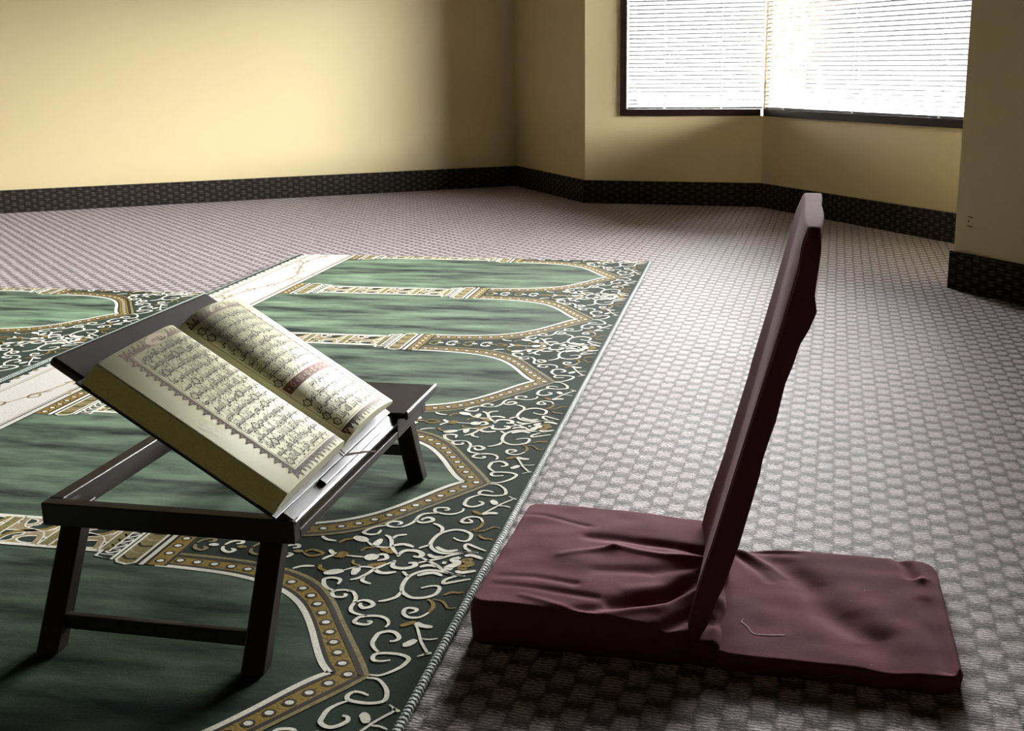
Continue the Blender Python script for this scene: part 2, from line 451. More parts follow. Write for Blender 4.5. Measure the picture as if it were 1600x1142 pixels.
HALF = [
('w',1.0,[(-0.494,0.002),(-0.493,0.023),(-0.472,0.043),(-0.451,0.054),(-0.426,0.057),(-0.414,0.038),(-0.413,0.013),(-0.418,-0.007),(-0.431,-0.012),(-0.444,-0.005),(-0.444,0.01),(-0.437,0.024)]),
('w',1.1,[(-0.415,-0.005),(-0.399,-0.02),(-0.38,-0.03),(-0.353,-0.031),(-0.34,-0.028),(-0.33,-0.013),(-0.334,0.002),(-0.352,0.015),(-0.365,0.011),(-0.368,0.001)]),
('w',1.0,[(-0.316,-0.025),(-0.3,-0.023),(-0.283,-0.032),(-0.274,-0.046),(-0.273,-0.062),(-0.278,-0.08),(-0.286,-0.091),(-0.304,-0.094),(-0.311,-0.083),(-0.312,-0.067),(-0.305,-0.06),(-0.297,-0.061),(-0.298,-0.069)]),
('w',1.0,[(-0.276,-0.076),(-0.272,-0.097),(-0.264,-0.113),(-0.247,-0.121),(-0.224,-0.122),(-0.206,-0.125),(-0.192,-0.131),(-0.175,-0.144),(-0.176,-0.156)]),
('w',1.2,[(-0.224,-0.122),(-0.211,-0.108),(-0.213,-0.092),(-0.226,-0.08),(-0.238,-0.084),(-0.244,-0.095),(-0.235,-0.105),(-0.224,-0.108)]),
('w',1.0,[(-0.173,-0.143),(-0.172,-0.163),(-0.179,-0.181),(-0.191,-0.183),(-0.205,-0.173),(-0.204,-0.154),(-0.192,-0.151),(-0.19,-0.158)]),
('w',1.1,[(-0.179,-0.181),(-0.171,-0.199),(-0.156,-0.214),(-0.138,-0.222),(-0.128,-0.223),(-0.12,-0.212),(-0.121,-0.196),(-0.129,-0.187),(-0.149,-0.186)]),
('w',1.0,[(-0.21,-0.074),(-0.202,-0.059),(-0.183,-0.043),(-0.157,-0.041)]),
('w',1.1,[(-0.062,0.07),(-0.057,0.043),(-0.052,0.026),(-0.045,0.003),(-0.049,-0.017),(-0.065,-0.035),(-0.09,-0.047),(-0.128,-0.047),(-0.155,-0.04),(-0.171,-0.027),(-0.182,-0.01),(-0.178,0.013),(-0.16,0.033),(-0.133,0.036),(-0.12,0.029),(-0.122,0.013),(-0.135,-0.004)]),
('w',0.9,[(-0.062,-0.067),(-0.075,-0.057),(-0.086,-0.046)]),
('w',1.5,[(-0.078,-0.029),(-0.063,-0.013),(-0.058,0.005),(-0.069,0.024)]),
('g',1,[(-0.183,0.025),(-0.195,0.038),(-0.216,0.045),(-0.24,0.043)]),
('w',1.0,[(-0.24,0.043),(-0.263,0.03),(-0.267,0.009),(-0.254,-0.006),(-0.234,-0.009),(-0.227,0),(-0.23,0.014),(-0.24,0.015),(-0.251,0.004)]),
('g',0.7,[(-0.18,0.034),(-0.186,0.056),(-0.2,0.067),(-0.214,0.077),(-0.209,0.093)]),
('g',1,[(-0.159,0.052),(-0.143,0.066),(-0.143,0.08),(-0.137,0.09)]),
('w',0.7,[(-0.294,0.029),(-0.306,0.038),(-0.34,0.053),(-0.358,0.061),(-0.379,0.073),(-0.4,0.084),(-0.415,0.07)]),
('w',1.6,[(-0.405,0.08),(-0.397,0.093)]),
('w',2,[(-0.377,0.03),(-0.373,0.039),(-0.353,0.049)]),
('w',0.6,[(-0.347,0.06),(-0.348,0.074),(-0.341,0.09)]),
('g',1.5,[(-0.305,0.003),(-0.292,0.017),(-0.283,0.029)]),
('w',1.6,[(-0.286,0.03),(-0.297,0.046),(-0.298,0.067)]),
('w',1.0,[(-0.074,0.089),(-0.084,0.072),(-0.097,0.052),(-0.105,0.037),(-0.087,0.036),(-0.071,0.049),(-0.06,0.063)]),
('w',1.0,[(-0.061,0.074),(-0.062,0.055),(-0.051,0.033),(-0.035,0.013),(-0.017,-0.004),(-0.003,-0.023),(0.006,-0.035),(0.014,-0.046)]),
('w',1.4,[(-0.035,-0.036),(-0.024,-0.025),(-0.022,-0.01),(-0.028,0)]),
('w',1.5,[(-0.039,0.048),(-0.046,0.063),(-0.031,0.091)]),
('w',1.5,[(-0.01,-0.102),(-0.039,-0.098),(-0.048,-0.083),(-0.045,-0.063),(-0.032,-0.05),(-0.016,-0.053),(-0.019,-0.067)]),
('w',1.1,[(-0.123,-0.167),(-0.11,-0.151),(-0.084,-0.139),(-0.058,-0.13),(-0.016,-0.102)]),
('w',1.0,[(-0.101,-0.143),(-0.123,-0.139),(-0.134,-0.117)]),
('w',1.4,[(-0.062,-0.132),(-0.076,-0.117),(-0.077,-0.1),(-0.067,-0.081)]),
('w',3,[(-0.102,-0.236),(-0.091,-0.216),(-0.081,-0.197)]),
('w',0.8,[(-0.08,-0.198),(-0.059,-0.176),(-0.054,-0.154),(-0.057,-0.134)]),
('w',2.2,[(-0.055,-0.172),(-0.074,-0.171),(-0.099,-0.169)]),
('g',2,[(-0.049,-0.153),(-0.039,-0.136),(-0.027,-0.117)]),
('g',0.8,[(-0.024,-0.195),(-0.043,-0.188),(-0.049,-0.17)]),
('g',1.1,[(-0.06,-0.26),(-0.08,-0.252),(-0.091,-0.232)]),
('w',1.0,[(-0.091,-0.313),(-0.075,-0.296),(-0.07,-0.27)]),
]
FULL = [
('w',1.3,[(-0.02,-0.267),(-0.005,-0.255),(0.002,-0.241)]),
('w',1,[(0.034,-0.265),(0.015,-0.256),(0.002,-0.241)]),
('g',3,[(0.018,-0.234),(0.002,-0.232),(-0.014,-0.226)]),
('w',0.7,[(0.003,-0.222),(0.005,-0.198),(0.005,-0.175)]),
('w',4,[(0.005,-0.175),(0.003,-0.16),(0.004,-0.143)]),
('w',1.2,[(-0.01,-0.15),(-0.017,-0.135),(0.003,-0.123),(0.019,-0.14)]),
('g',1,[(0.006,-0.321),(-0.007,-0.315),(-0.012,-0.301),(0.001,-0.276),(0.018,-0.289),(0.019,-0.305),(0.006,-0.321)]),
('w',2.2,[(-0.031,0.039),(-0.016,0.028),(0.001,0.041),(0.027,0.026),(0.035,0.037)]),
('w',2.5,[(0.004,0.007),(0.003,0.016)]),
('g',2.2,[(-0.027,0.069),(-0.016,0.054),(0,0.071),(0.022,0.054),(0.029,0.069)]),
]
def smooth(pts, k=4):
    """Catmull-Rom through the points"""
    if len(pts) < 3: return list(pts)
    out = []
    P = [pts[0]] + list(pts) + [pts[-1]]
    for i in range(1, len(P) - 2):
        a, b_, c, d = P[i - 1], P[i], P[i + 1], P[i + 2]
        for j in range(k):
            t = j / k
            out.append(tuple(0.5 * (2 * b_[q] + (c[q] - a[q]) * t + (2 * a[q] - 5 * b_[q] + 4 * c[q] - d[q]) * t * t + (3 * b_[q] - a[q] - 3 * c[q] + d[q]) * t ** 3) for q in (0, 1)))
    out.append(tuple(pts[-1]))
    return out

def ribbon(bm, pts, w, lv, mi, taper=False, k=4):
    P = smooth(pts, k) if k else list(pts)
    Q = [P[0]]
    for p in P[1:]:
        if math.hypot(p[0] - Q[-1][0], p[1] - Q[-1][1]) > 1e-4: Q.append(p)
    P = Q
    n = len(P)
    if n < 2: return
    prev = None
    for i in range(n):
        a, c = P[max(0, i - 1)], P[min(n - 1, i + 1)]
        dx, dy = c[0] - a[0], c[1] - a[1]
        L = math.hypot(dx, dy) or 1
        h = w / 2
        if taper:
            t = i / (n - 1)
            h *= 0.55 + 0.45 * min(1, 4 * t, 4 * (1 - t)) if taper is True else (0.35 + 0.65 * math.sin(math.pi * min(1, max(0, t))) )
        nx, ny = -dy / L * h, dx / L * h
        cur = (bm.verts.new((P[i][0] + nx, P[i][1] + ny, lv)), bm.verts.new((P[i][0] - nx, P[i][1] - ny, lv)))
        if prev:
            f = bm.faces.new((prev[0], prev[1], cur[1], cur[0])); f.material_index = mi
        prev = cur

def poly(bm, pts, lv, mi):
    vs = [bm.verts.new((p[0], p[1], lv)) for p in pts]
    for t in tessellate_polygon([[Vector((p[0], p[1], 0)) for p in pts]]):
        try:
            f = bm.faces.new([vs[i] for i in t]); f.material_index = mi
        except ValueError: pass

def disc(bm, u, v, ru, rv, lv, mi, n=10):
    poly(bm, [(u + ru * math.cos(2 * math.pi * i / n), v + rv * math.sin(2 * math.pi * i / n)) for i in range(n)], lv, mi)

OUTER = [(0, 0), (0.034, -0.018), (0.067, -0.038), (0.105, -0.062), (0.143, -0.086), (0.20, -0.122), (0.25, -0.152), (0.30, -0.186), (0.335, -0.215), (0.365, -0.25), (0.39, -0.292), (0.41, -0.345), (0.423, -0.40), (0.432, -0.47), (0.437, -0.55), (0.439, -0.625)]
INNER = [(0, -0.073), (0.025, -0.095), (0.06, -0.117), (0.10, -0.139), (0.15, -0.166), (0.20, -0.196), (0.245, -0.228), (0.28, -0.262), (0.31, -0.303), (0.335, -0.355), (0.352, -0.41), (0.363, -0.47), (0.370, -0.55), (0.373, -0.625)]
def resample(pts, n):
    P = smooth(pts, 5)
    L = [0]
    for a, c in zip(P, P[1:]): L.append(L[-1] + math.hypot(c[0] - a[0], c[1] - a[1]))
    out = []
    j = 0
    for i in range(n):
        t = L[-1] * i / (n - 1)
        while j < len(L) - 2 and L[j + 1] < t: j += 1
        f = (t - L[j]) / (L[j + 1] - L[j])
        out.append((P[j][0] + (P[j + 1][0] - P[j][0]) * f, P[j][1] + (P[j + 1][1] - P[j][1]) * f))
    return out
RO_ = resample(OUTER, 40); RI_ = resample(INNER, 40)
def lerp2(a, c, t): return (a[0] + (c[0] - a[0]) * t, a[1] + (c[1] - a[1]) * t)
LV = 0.0002 / RS
def lv(k): return RT / RS + LV * k

def niche(bm, n):
    inner = [(n - u, v) for u, v in reversed(RI_)] + [(n + u, v) for u, v in RI_[1:]]
    poly(bm, [(n - 0.418, -0.62), (n - 0.418, -1.60), (n + 0.418, -1.60), (n + 0.418, -0.62)] , lv(1), FIELD)
    poly(bm, [(n - 0.418, -0.625)] + inner + [(n + 0.418, -0.625)], lv(1.5), FIELD)
    for sg in (-1, 1):
        o = [(n + sg * u, v) for u, v in RO_]; i_ = [(n + sg * u, v) for u, v in RI_]
        for a, b_, c, d in zip(o, o[1:], i_[1:], i_):
            f = bm.faces.new([bm.verts.new((*p, lv(2))) for p in (a, b_, c, d)]); f.material_index = GOLD
        ribbon(bm, o, 0.010, lv(3), OLIVE, k=0)
        ribbon(bm, [lerp2(a, c, 0.15) for a, c in zip(o, i_)], 0.011, lv(3.2), LINE, k=0)
        ribbon(bm, [lerp2(a, c, 0.86) for a, c in zip(o, i_)], 0.011, lv(3.2), LINE, k=0)
        ribbon(bm, [lerp2(a, c, 1.0) for a, c in zip(o, i_)], 0.013, lv(3.4), CREAM, k=0)
        mid = resample([lerp2(a, c, 0.5) for a, c in zip(RO_, RI_)], 19)
        for q, (u, v) in enumerate(mid):
            if q == 0 and sg > 0: continue
            disc(bm, n + sg * u, v, 0.0125, 0.0135, lv(3.3), LINE)
            disc(bm, n + sg * u, v, 0.0072, 0.0085, lv(3.6), CREAM, 8)

def spandrel(bm, c):
    W = 0.0088
    for sg in (-1, 1):
        for col, w, P in HALF:
            ribbon(bm, [(c - sg * (-1) * u if False else c + sg * u, v) for u, v in P], W * (w if w <= 2 else w), lv(4 if col == 'w' else 3.8), CREAM if col == 'w' else GOLD, taper=(True if w <= 2 else 'leaf'))
    for col, w, P in FULL:
        ribbon(bm, [(c + u, v) for u, v in P], W * w, lv(4), CREAM if col == 'w' else GOLD, taper=('leaf' if w > 3 else True))
    # curls and leaves of the narrow neck between two arches
    for v, s_ in ((-0.36, 1), (-0.43, 1), (-0.50, 1), (-0.57, 1)):
        for sg in (-1, 1):
            ribbon(bm, [(c + sg * 0.004, v - 0.02), (c + sg * 0.024, v - 0.012), (c + sg * 0.034, v + 0.008), (c + sg * 0.020, v + 0.016), (c + sg * 0.014, v + 0.004)], 0.010, lv(4), CREAM if v in (-0.36, -0.50) else OLIVE, True)
        disc(bm, c, v + 0.024, 0.008, 0.013, lv(4), OLIVE if v in (-0.36, -0.50) else CREAM, 8)
    # capital: beaded cross band, rounded block, lace band
    def capital(v0, sg, lace):
        def V(t): return v0 + sg * t
        poly(bm, [(c - 0.128, V(0)), (c + 0.128, V(0)), (c + 0.128, V(-0.05)), (c - 0.128, V(-0.05))], lv(4.2), GOLD)
        for e in (-0.002, -0.05): ribbon(bm, [(c - 0.128, V(e)), (c + 0.128, V(e))], 0.008, lv(4.6), LINE, k=0)
        for q in range(6):
            u = c - 0.105 + q * 0.042
            disc(bm, u, V(-0.026), 0.0125, 0.0135, lv(4.5), LINE); disc(bm, u, V(-0.026), 0.0072, 0.0085, lv(4.8), CREAM, 8)
        ribbon(bm, [(c - 0.132, V(-0.060)), (c + 0.132, V(-0.060))], 0.012, lv(4.6), CREAM, k=0)
        ribbon(bm, [(c - 0.130, V(-0.070)), (c + 0.130, V(-0.070))], 0.009, lv(4.6), LINE, k=0)
        blk = [(c - 0.125, V(-0.078)), (c - 0.135, V(-0.095)), (c - 0.128, V(-0.120)), (c - 0.115, V(-0.130)), (c + 0.115, V(-0.130)), (c + 0.128, V(-0.120)), (c + 0.135, V(-0.095)), (c + 0.125, V(-0.078))]
        poly(bm, blk, lv(4.2), OLIVE)
        for q in range(7):
            u = c - 0.105 + q * 0.035
            ribbon(bm, [(u - 0.014, V(-0.126)), (u + 0.003, V(-0.110)), (u, V(-0.084))], 0.0075, lv(4.5), TAN if q % 2 else LINE)
        ribbon(bm, blk + [blk[0]], 0.007, lv(4.6), CREAM, k=0)
        if lace:
            la = [(c - 0.118, V(-0.142)), (c + 0.118, V(-0.142)), (c + 0.105, V(-0.188)), (c - 0.105, V(-0.188))]
            poly(bm, la, lv(4.2), GROUND)
            ribbon(bm, la + [la[0]], 0.008, lv(4.6), CREAM, k=0)
            for q in range(7):
                u = c - 0.10 + q * 0.030
                ribbon(bm, [(u - 0.012, V(-0.145)), (u + 0.006, V(-0.165)), (u - 0.010, V(-0.185))], 0.006, lv(4.7), CREAM)
                ribbon(bm, [(u + 0.014, V(-0.148)), (u + 0.014, V(-0.182))], 0.004, lv(4.7), CREAM, k=0)
    capital(-0.60, 1, True)
    capital(-1.605, -1, True)
    # column shaft: interlaced loops between cream edges
    va, vb = -0.785, -1.425
    hw = 0.084
    poly(bm, [(c - hw, va), (c + hw, va), (c + hw, vb), (c - hw, vb)], lv(4.0), GROUND)
    for sg in (-1, 1):
        ribbon(bm, [(c + sg * (hw - 0.006), va), (c + sg * (hw - 0.006), vb)], 0.013, lv(4.8), CREAM, k=0)
    poly(bm, [(c - hw + 0.01, va), (c + hw - 0.01, va), (c + hw - 0.01, vb), (c - hw + 0.01, vb)], lv(4.3), TAN)
    k = 4
    step = (va - vb) / k
    for q in range(k):
        v = va - step * (q + 0.5)
        for sg in (-1, 1):
            for (du, dv, ru, rv) in ((0.047 * sg, 0.034, 0.018, 0.036), (0.020 * sg, -0.030 * sg - 0.012, 0.015, 0.034)):
                disc(bm, c + du, v + dv, ru + 0.006, rv + 0.006, lv(4.45), CREAM, 12)
                disc(bm, c + du, v + dv, ru, rv, lv(4.6), GROUND, 12)
            disc(bm, c + 0.050 * sg, v - 0.040, 0.020, 0.028, lv(4.45), CREAM, 10)
            disc(bm, c + 0.050 * sg, v - 0.040, 0.015, 0.023, lv(4.6), GROUND, 10)
        for sg in (-1, 1):
            ribbon(bm, [(c - sg * 0.07, v - 0.055), (c - sg * 0.014, v - 0.035), (c + sg * 0.014, v + 0.035), (c + sg * 0.07, v + 0.055)], 0.016, lv(4.7), TAN if sg > 0 else GOLD)
            ribbon(bm, [(c - sg * 0.07, v - 0.045), (c - sg * 0.022, v - 0.030), (c + sg * 0.006, v + 0.040), (c + sg * 0.07, v + 0.064)], 0.004, lv(4.75), CREAM)
        ribbon(bm, [(c - 0.078, v + step / 2), (c + 0.078, v + step / 2)], 0.026, lv(4.7), OLIVE, k=0)
        for e in (-0.015, 0.015): ribbon(bm, [(c - 0.078, v + step / 2 + e), (c + 0.078, v + step / 2 + e)], 0.005, lv(4.8), CREAM, k=0)

def border(bm):
    poly(bm, [(U0, -1.605), (U1, -1.605), (U1, -1.93), (U0, -1.93)], lv(5), WHITE)
    for v, w, mi in ((-1.612, 0.010, WHITE), (-1.628, 0.007, LINE), (-1.640, 0.005, TAN), (-1.872, 0.005, OLIVE), (-1.884, 0.004, TAN)):
        ribbon(bm, [(U0, v), (U1, v)], w, lv(5.5), mi, k=0)
    n = int((U1 - U0) * 18)
    for i in range(n):
        u = U0 + (i + 0.5) / 18
        disc(bm, u, -1.926, 0.013, 0.012, lv(5.6), OLIVE if i % 2 else GROUND, 8)
    poly(bm, [(U0, -1.930), (U1, -1.930), (U1, V0), (U0, V0)], lv(5.4), GROUND)
    # meandering stem with leaves and blossoms
    P = [(U0 + t * 0.05, -1.755 + 0.055 * math.sin(2 * math.pi * (U0 + t * 0.05) / 1.0)) for t in range(int((U1 - U0) / 0.05) + 1)]
    ribbon(bm, P, 0.008, lv(5.6), TAN, k=0)
    rnd = random.Random(3)
    for i in range(int(U1 - U0) * 2 + 1):
        u = U0 + 0.25 + i * 0.5
        v = -1.755 + 0.055 * math.sin(2 * math.pi * u)
        sg = -1 if i % 2 else 1
        for q in range(5):
            a = q * 2 * math.pi / 5 + 0.3
            ribbon(bm, [(u + 0.012 * math.cos(a), v - sg * 0.02 + 0.012 * math.sin(a)), (u + 0.05 * math.cos(a), v - sg * 0.02 + 0.045 * math.sin(a))], 0.034, lv(5.7), TAN if i % 2 else OLIVE, 'leaf')
        disc(bm, u, v - sg * 0.02, 0.014, 0.013, lv(5.9), CREAM, 9)
        for q in (-1, 1):
            uu = u + q * 0.13
            ribbon(bm, [(uu, v), (uu + q * 0.05, v + sg * 0.045), (uu + q * 0.09, v + sg * 0.03), (uu + q * 0.07, v + sg * 0.005), (uu + q * 0.04, v + sg * 0.02)], 0.009, lv(5.6), TAN)
            ribbon(bm, [(uu - 0.02, v - sg * 0.06), (uu + 0.03, v - sg * 0.085)], 0.030, lv(5.6), TAN, 'leaf')

bm = bmesh.new()
for n_ in range(0, 6): niche(bm, n_)
for n_ in range(-1, 6): spandrel(bm, n_ + 0.5)
border(bm)
for co, no in (((U0, 0, 0), (-1, 0, 0)), ((U1, 0, 0), (1, 0, 0)), ((0, V0, 0), (0, -1, 0)), ((0, V1, 0), (0, 1, 0))):
    bmesh.ops.bisect_plane(bm, geom=bm.verts[:] + bm.edges[:] + bm.faces[:], plane_co=co, plane_no=no, clear_outer=True)
for f in bm.faces:
    f.normal_update()
    if f.normal.z < 0: f.normal_flip()
box(bm, U0, U1, V0, V1, 0.0, RT / RS, GROUND)
for v in bm.verts: v.co *= RS
rug_mesh_obj = link_mesh('prayer_rug', bm, RUG_MATS)
rug_mat = frame_axes(RO + Vector((0, 0, 0.0005)), RA, RB, Vector((0, 0, 1)))
rug_mesh_obj.matrix_world = rug_mat
tag(rug_mesh_obj, 'dark green prayer rug under the wooden lap desk, reaching to the maroon floor chair', 'rug', 'row prayer rugs')

def binding_mat():
    m, n, l, b = new_mat('rug_binding')
    tc = n.new('ShaderNodeTexCoord'); wv = n.new('ShaderNodeTexWave')
    wv.inputs['Scale'].default_value = 38; wv.inputs['Distortion'].default_value = 3.0; wv.inputs['Detail'].default_value = 2; wv.inputs['Detail Scale'].default_value = 5
    l.new(tc.outputs['Object'], wv.inputs['Vector'])
    mx = n.new('ShaderNodeMix'); mx.data_type = 'RGBA'
    mx.inputs[6].default_value = (0.02, 0.04, 0.028, 1); mx.inputs[7].default_value = (0.20, 0.24, 0.20, 1)
    l.new(wv.outputs[0], mx.inputs[0]); l.new(mx.outputs[2], b.inputs['Base Color'])
    b.inputs['Roughness'].default_value = 0.7; b.inputs['Sheen Weight'].default_value = 0.3
    bp = n.new('ShaderNodeBump'); bp.inputs['Strength'].default_value = 0.8; bp.inputs['Distance'].default_value = 0.002
    l.new(wv.outputs[0], bp.inputs['Height']); l.new(bp.outputs[0], b.inputs['Normal'])
    return m
bm = bmesh.new()
for vv in (V0, V1):
    prev = None
    for i in range(61):
        u = (U0 + (U1 - U0) * i / 60) * RS
        ring = [bm.verts.new((u, vv * RS + 0.0062 * math.cos(a), 0.0064 + 0.0062 * math.sin(a))) for a in [2 * math.pi * q / 8 for q in range(8)]]
        if prev:
            for q in range(8): bm.faces.new((prev[q], ring[q], ring[(q + 1) % 8], prev[(q + 1) % 8]))
        else: bm.faces.new(ring)
        prev = ring
    bm.faces.new(list(reversed(prev)))
bmesh.ops.recalc_face_normals(bm, faces=bm.faces)
bind = link_mesh('binding', bm, binding_mat(), rug_mesh_obj, smooth=True)
bind['label'] = 'pale green whipped edge cord'

rug2 = rug_mesh_obj.copy(); COL.objects.link(rug2)
rug2.matrix_world = rug_mat @ Matrix.Translation((1.176 * RS, (V0 - V1 - 0.022) * RS, 0))
tag(rug2, 'dark green prayer rug behind the lap desk, beyond the white border of the nearer rug', 'rug', 'row prayer rugs')
bd2 = bind.copy(); COL.objects.link(bd2); bd2.parent = rug2
# ------------------------------------------------------------------ lap desk
def wood():
    m, n, l, b = new_mat('dark_stained_wood')
    tc = n.new('ShaderNodeTexCoord'); mp = n.new('ShaderNodeMapping'); mp.inputs['Scale'].default_value = (9, 90, 90)
    nz = n.new('ShaderNodeTexNoise'); nz.inputs['Scale'].default_value = 1.0; nz.inputs['Detail'].default_value = 5
    l.new(tc.outputs['Object'], mp.inputs['Vector']); l.new(mp.outputs[0], nz.inputs['Vector'])
    mx = n.new('ShaderNodeMix'); mx.data_type = 'RGBA'
    mx.inputs[6].default_value = (0.006, 0.0032, 0.0026, 1); mx.inputs[7].default_value = (0.020, 0.0095, 0.0075, 1)
    l.new(nz.outputs[0], mx.inputs[0]); l.new(mx.outputs[2], b.inputs['Base Color'])
    b.inputs['Roughness'].default_value = 0.37
    b.inputs['Specular IOR Level'].default_value = 0.42
    bp = n.new('ShaderNodeBump'); bp.inputs['Strength'].default_value = 0.08; bp.inputs['Distance'].default_value = 0.001
    l.new(nz.outputs[0], bp.inputs['Height']); l.new(bp.outputs[0], b.inputs['Normal'])
    return m
M_WOOD = wood()
M_BOLT = plain('steel_bolt', (0.6, 0.6, 0.6), 0.3); M_BOLT.node_tree.nodes['Principled BSDF'].inputs['Metallic'].default_value = 1.0
RUG_TOP = 0.0117
DP = Vector((0.218, 0.976, 0)).normalized(); DQ = Vector((-DP.y, DP.x, 0))
desk = empty('lap_desk', frame_axes((-0.278, 1.359, 0), DP, DQ, Vector((0, 0, 1))))
tag(desk, 'dark brown wooden folding lap desk standing on the green rug with its top tilted up', 'desk')
DL, DW, ZB, ZT = 0.582, 0.358, 0.158, 0.190
bm = bmesh.new()
box(bm, 0.0, 0.020, 0.0, DW, ZB, ZT - 0.0005)            # near rail
box(bm, DL - 0.020, DL, 0.0, DW, ZB, ZT)        # far rail
box(bm, 0.020, 0.425, 0.0, 0.020, ZB, ZT - 0.019)  # right rail, lower under the hinged top
box(bm, 0.4255, DL - 0.020, 0.0, 0.020, ZB, ZT)
box(bm, 0.020, DL - 0.020, DW - 0.020, DW, ZB, ZT)
box(bm, 0.425, 0.437, 0.020, DW - 0.020, ZB + 0.004, ZT)  # cross rail beside the fixed leaf
link_mesh('frame', bm, M_WOOD, desk, auto=0.0015)
bm = bmesh.new()
box(bm, 0.430, 0.604, -0.012, DW + 0.012, ZT, ZT + 0.010)
box(bm, 0.430, 0.604, -0.016, -0.010, ZT - 0.002, ZT + 0.013)
link_mesh('fixed_leaf', bm, M_WOOD, desk, auto=0.003)
# tilted board, hinged along the right rail
TH = math.radians(32.4)
E1v = DP; E2v = DQ * math.cos(TH) + Vector((0, 0, math.sin(TH))); E3v = E1v.cross(E2v)
TB = frame_axes(Vector((-0.278, 1.359, 0)) + DQ * 0.015 + Vector((0, 0, 0.198)), E1v, E2v, E3v)
TBL = desk.matrix_world.inverted() @ TB
bm = bmesh.new()
box(bm, 0.002, 0.425, -0.021, 0.360, -0.013, -0.0001)
bd = link_mesh('tilting_top', bm, M_WOOD, desk, auto=0.004); bd.matrix_local = TBL
bm = bmesh.new()
box(bm, 0.118, 0.354, -0.0125, -0.0012, 0.0, 0.0055)
lg = link_mesh('book_ledge', bm, M_WOOD, desk, auto=0.001); lg.matrix_local = TBL
# folding legs, splayed outwards along the length
def leg(p0, q, p1):
    bm = bmesh.new()
    hw, ht = 0.0155, 0.012
    zt_ = ZT - 0.006
    dz = Vector((p1 - p0, 0, RUG_TOP - zt_)); L = dz.length; dz.normalize()
    n_ = Vector((dz.z, 0, -dz.x))
    a, c = Vector((p0, q, zt_)), Vector((p1, q, RUG_TOP))
    sgn = 1 if p1 > p0 else -1
    # square-cut foot resting flat on the rug
    def ring(z):
        t = (z - zt_) / (RUG_TOP - zt_)
        px_ = p0 + (p1 - p0) * t
        ww = ht / abs(dz.z)
        return [(px_ - ww, q - hw, z), (px_ + ww, q - hw, z), (px_ + ww, q + hw, z), (px_ - ww, q + hw, z)]
    hexa(bm, ring(RUG_TOP) + ring(zt_))
    return link_mesh('leg', bm, M_WOOD, desk, auto=0.0025)
for q in (0.036, 0.322):
    leg(0.036, q, -0.060); leg(DL - 0.036, q, DL + 0.052)
for s_, p0, p1 in ((1, 0.036, -0.060), (2, DL - 0.036, DL + 0.052)):
    t = 0.80 if s_ == 1 else 0.62
    z = ZT - 0.006 + (RUG_TOP - ZT + 0.006) * t; p_ = p0 + (p1 - p0) * t
    bm = bmesh.new(); box(bm, p_ - 0.006, p_ + 0.006, 0.05, 0.308, z - 0.010, z + 0.010)
    link_mesh('stretcher', bm, M_WOOD, desk, auto=0.002)
bm = bmesh.new()
bmesh.ops.create_uvsphere(bm, u_segments=10, v_segments=6, radius=0.0032, matrix=Matrix.Translation((0.0225, 0.292, ZT - 0.006)))
link_mesh('bolt', bm, M_BOLT, desk, smooth=True)

# ------------------------------------------------------------------ open book
M_PAGE = plain('cream_page', (0.86, 0.84, 0.56), 0.6, 0.25)
M_EDGE = plain('yellow_page_edge', (0.97, 0.91, 0.33), 0.75, 0.2, noise_amt=0.10, noise_scale=420)
M_EDGE2 = plain('cream_page_ends', (0.72, 0.71, 0.50), 0.7, 0.2, noise_amt=0.06, noise_scale=300)
M_INK = plain('black_ink', (0.030, 0.028, 0.022), 0.7, 0.2)
M_ORN = plain('brown_ornament_ink', (0.125, 0.075, 0.048), 0.7, 0.2)
M_ORN2 = plain('pale_ornament_ink', (0.42, 0.33, 0.22), 0.7, 0.2)
M_RED = plain('red_brown_heading_ink', (0.27, 0.10, 0.07), 0.7, 0.2)
M_COVER = plain('black_book_cover', (0.012, 0.011, 0.011), 0.45)
M_PASTE = plain('endpaper', (0.60, 0.58, 0.42), 0.7)
M_RIBBON = plain('brown_ribbon', (0.075, 0.036, 0.024), 0.9, 0.05)
book = empty('open_book', TB)
tag(book, 'open holy book with Arabic text and yellow fore-edge, resting on the tilted lap desk top', 'book')
PC, PW, PWF = 0.2050, 0.2120, 0.2200          # gutter position and half width
S0, S1 = 0.006, 0.300
COVN = 0.0032
# section of one half, from the fore-edge (0) to the gutter (1): position, top and underside
SECS = ([(0.0, 0.0315, 0.0045), (0.06, 0.0335, 0.0045), (0.15, 0.0360, 0.0048), (0.28, 0.0388, 0.0056), (0.42, 0.0412, 0.0075), (0.56, 0.0432, 0.0100), (0.68, 0.0445, 0.0130), (0.78, 0.0448, 0.0150), (0.86, 0.0430, 0.0160), (0.92, 0.0380, 0.0150), (0.965, 0.0305, 0.0120), (1.0, 0.0200, 0.0080)],
        [(0.0, 0.0250, 0.0150), (0.06, 0.0285, 0.0165), (0.15, 0.0335, 0.0190), (0.28, 0.0400, 0.0220), (0.42, 0.0460, 0.0245), (0.56, 0.0500, 0.0255), (0.68, 0.0508, 0.0252), (0.78, 0.0490, 0.0235), (0.86, 0.0450, 0.0210), (0.92, 0.0390, 0.0175), (0.965, 0.0310, 0.0130), (1.0, 0.0200, 0.0080)])
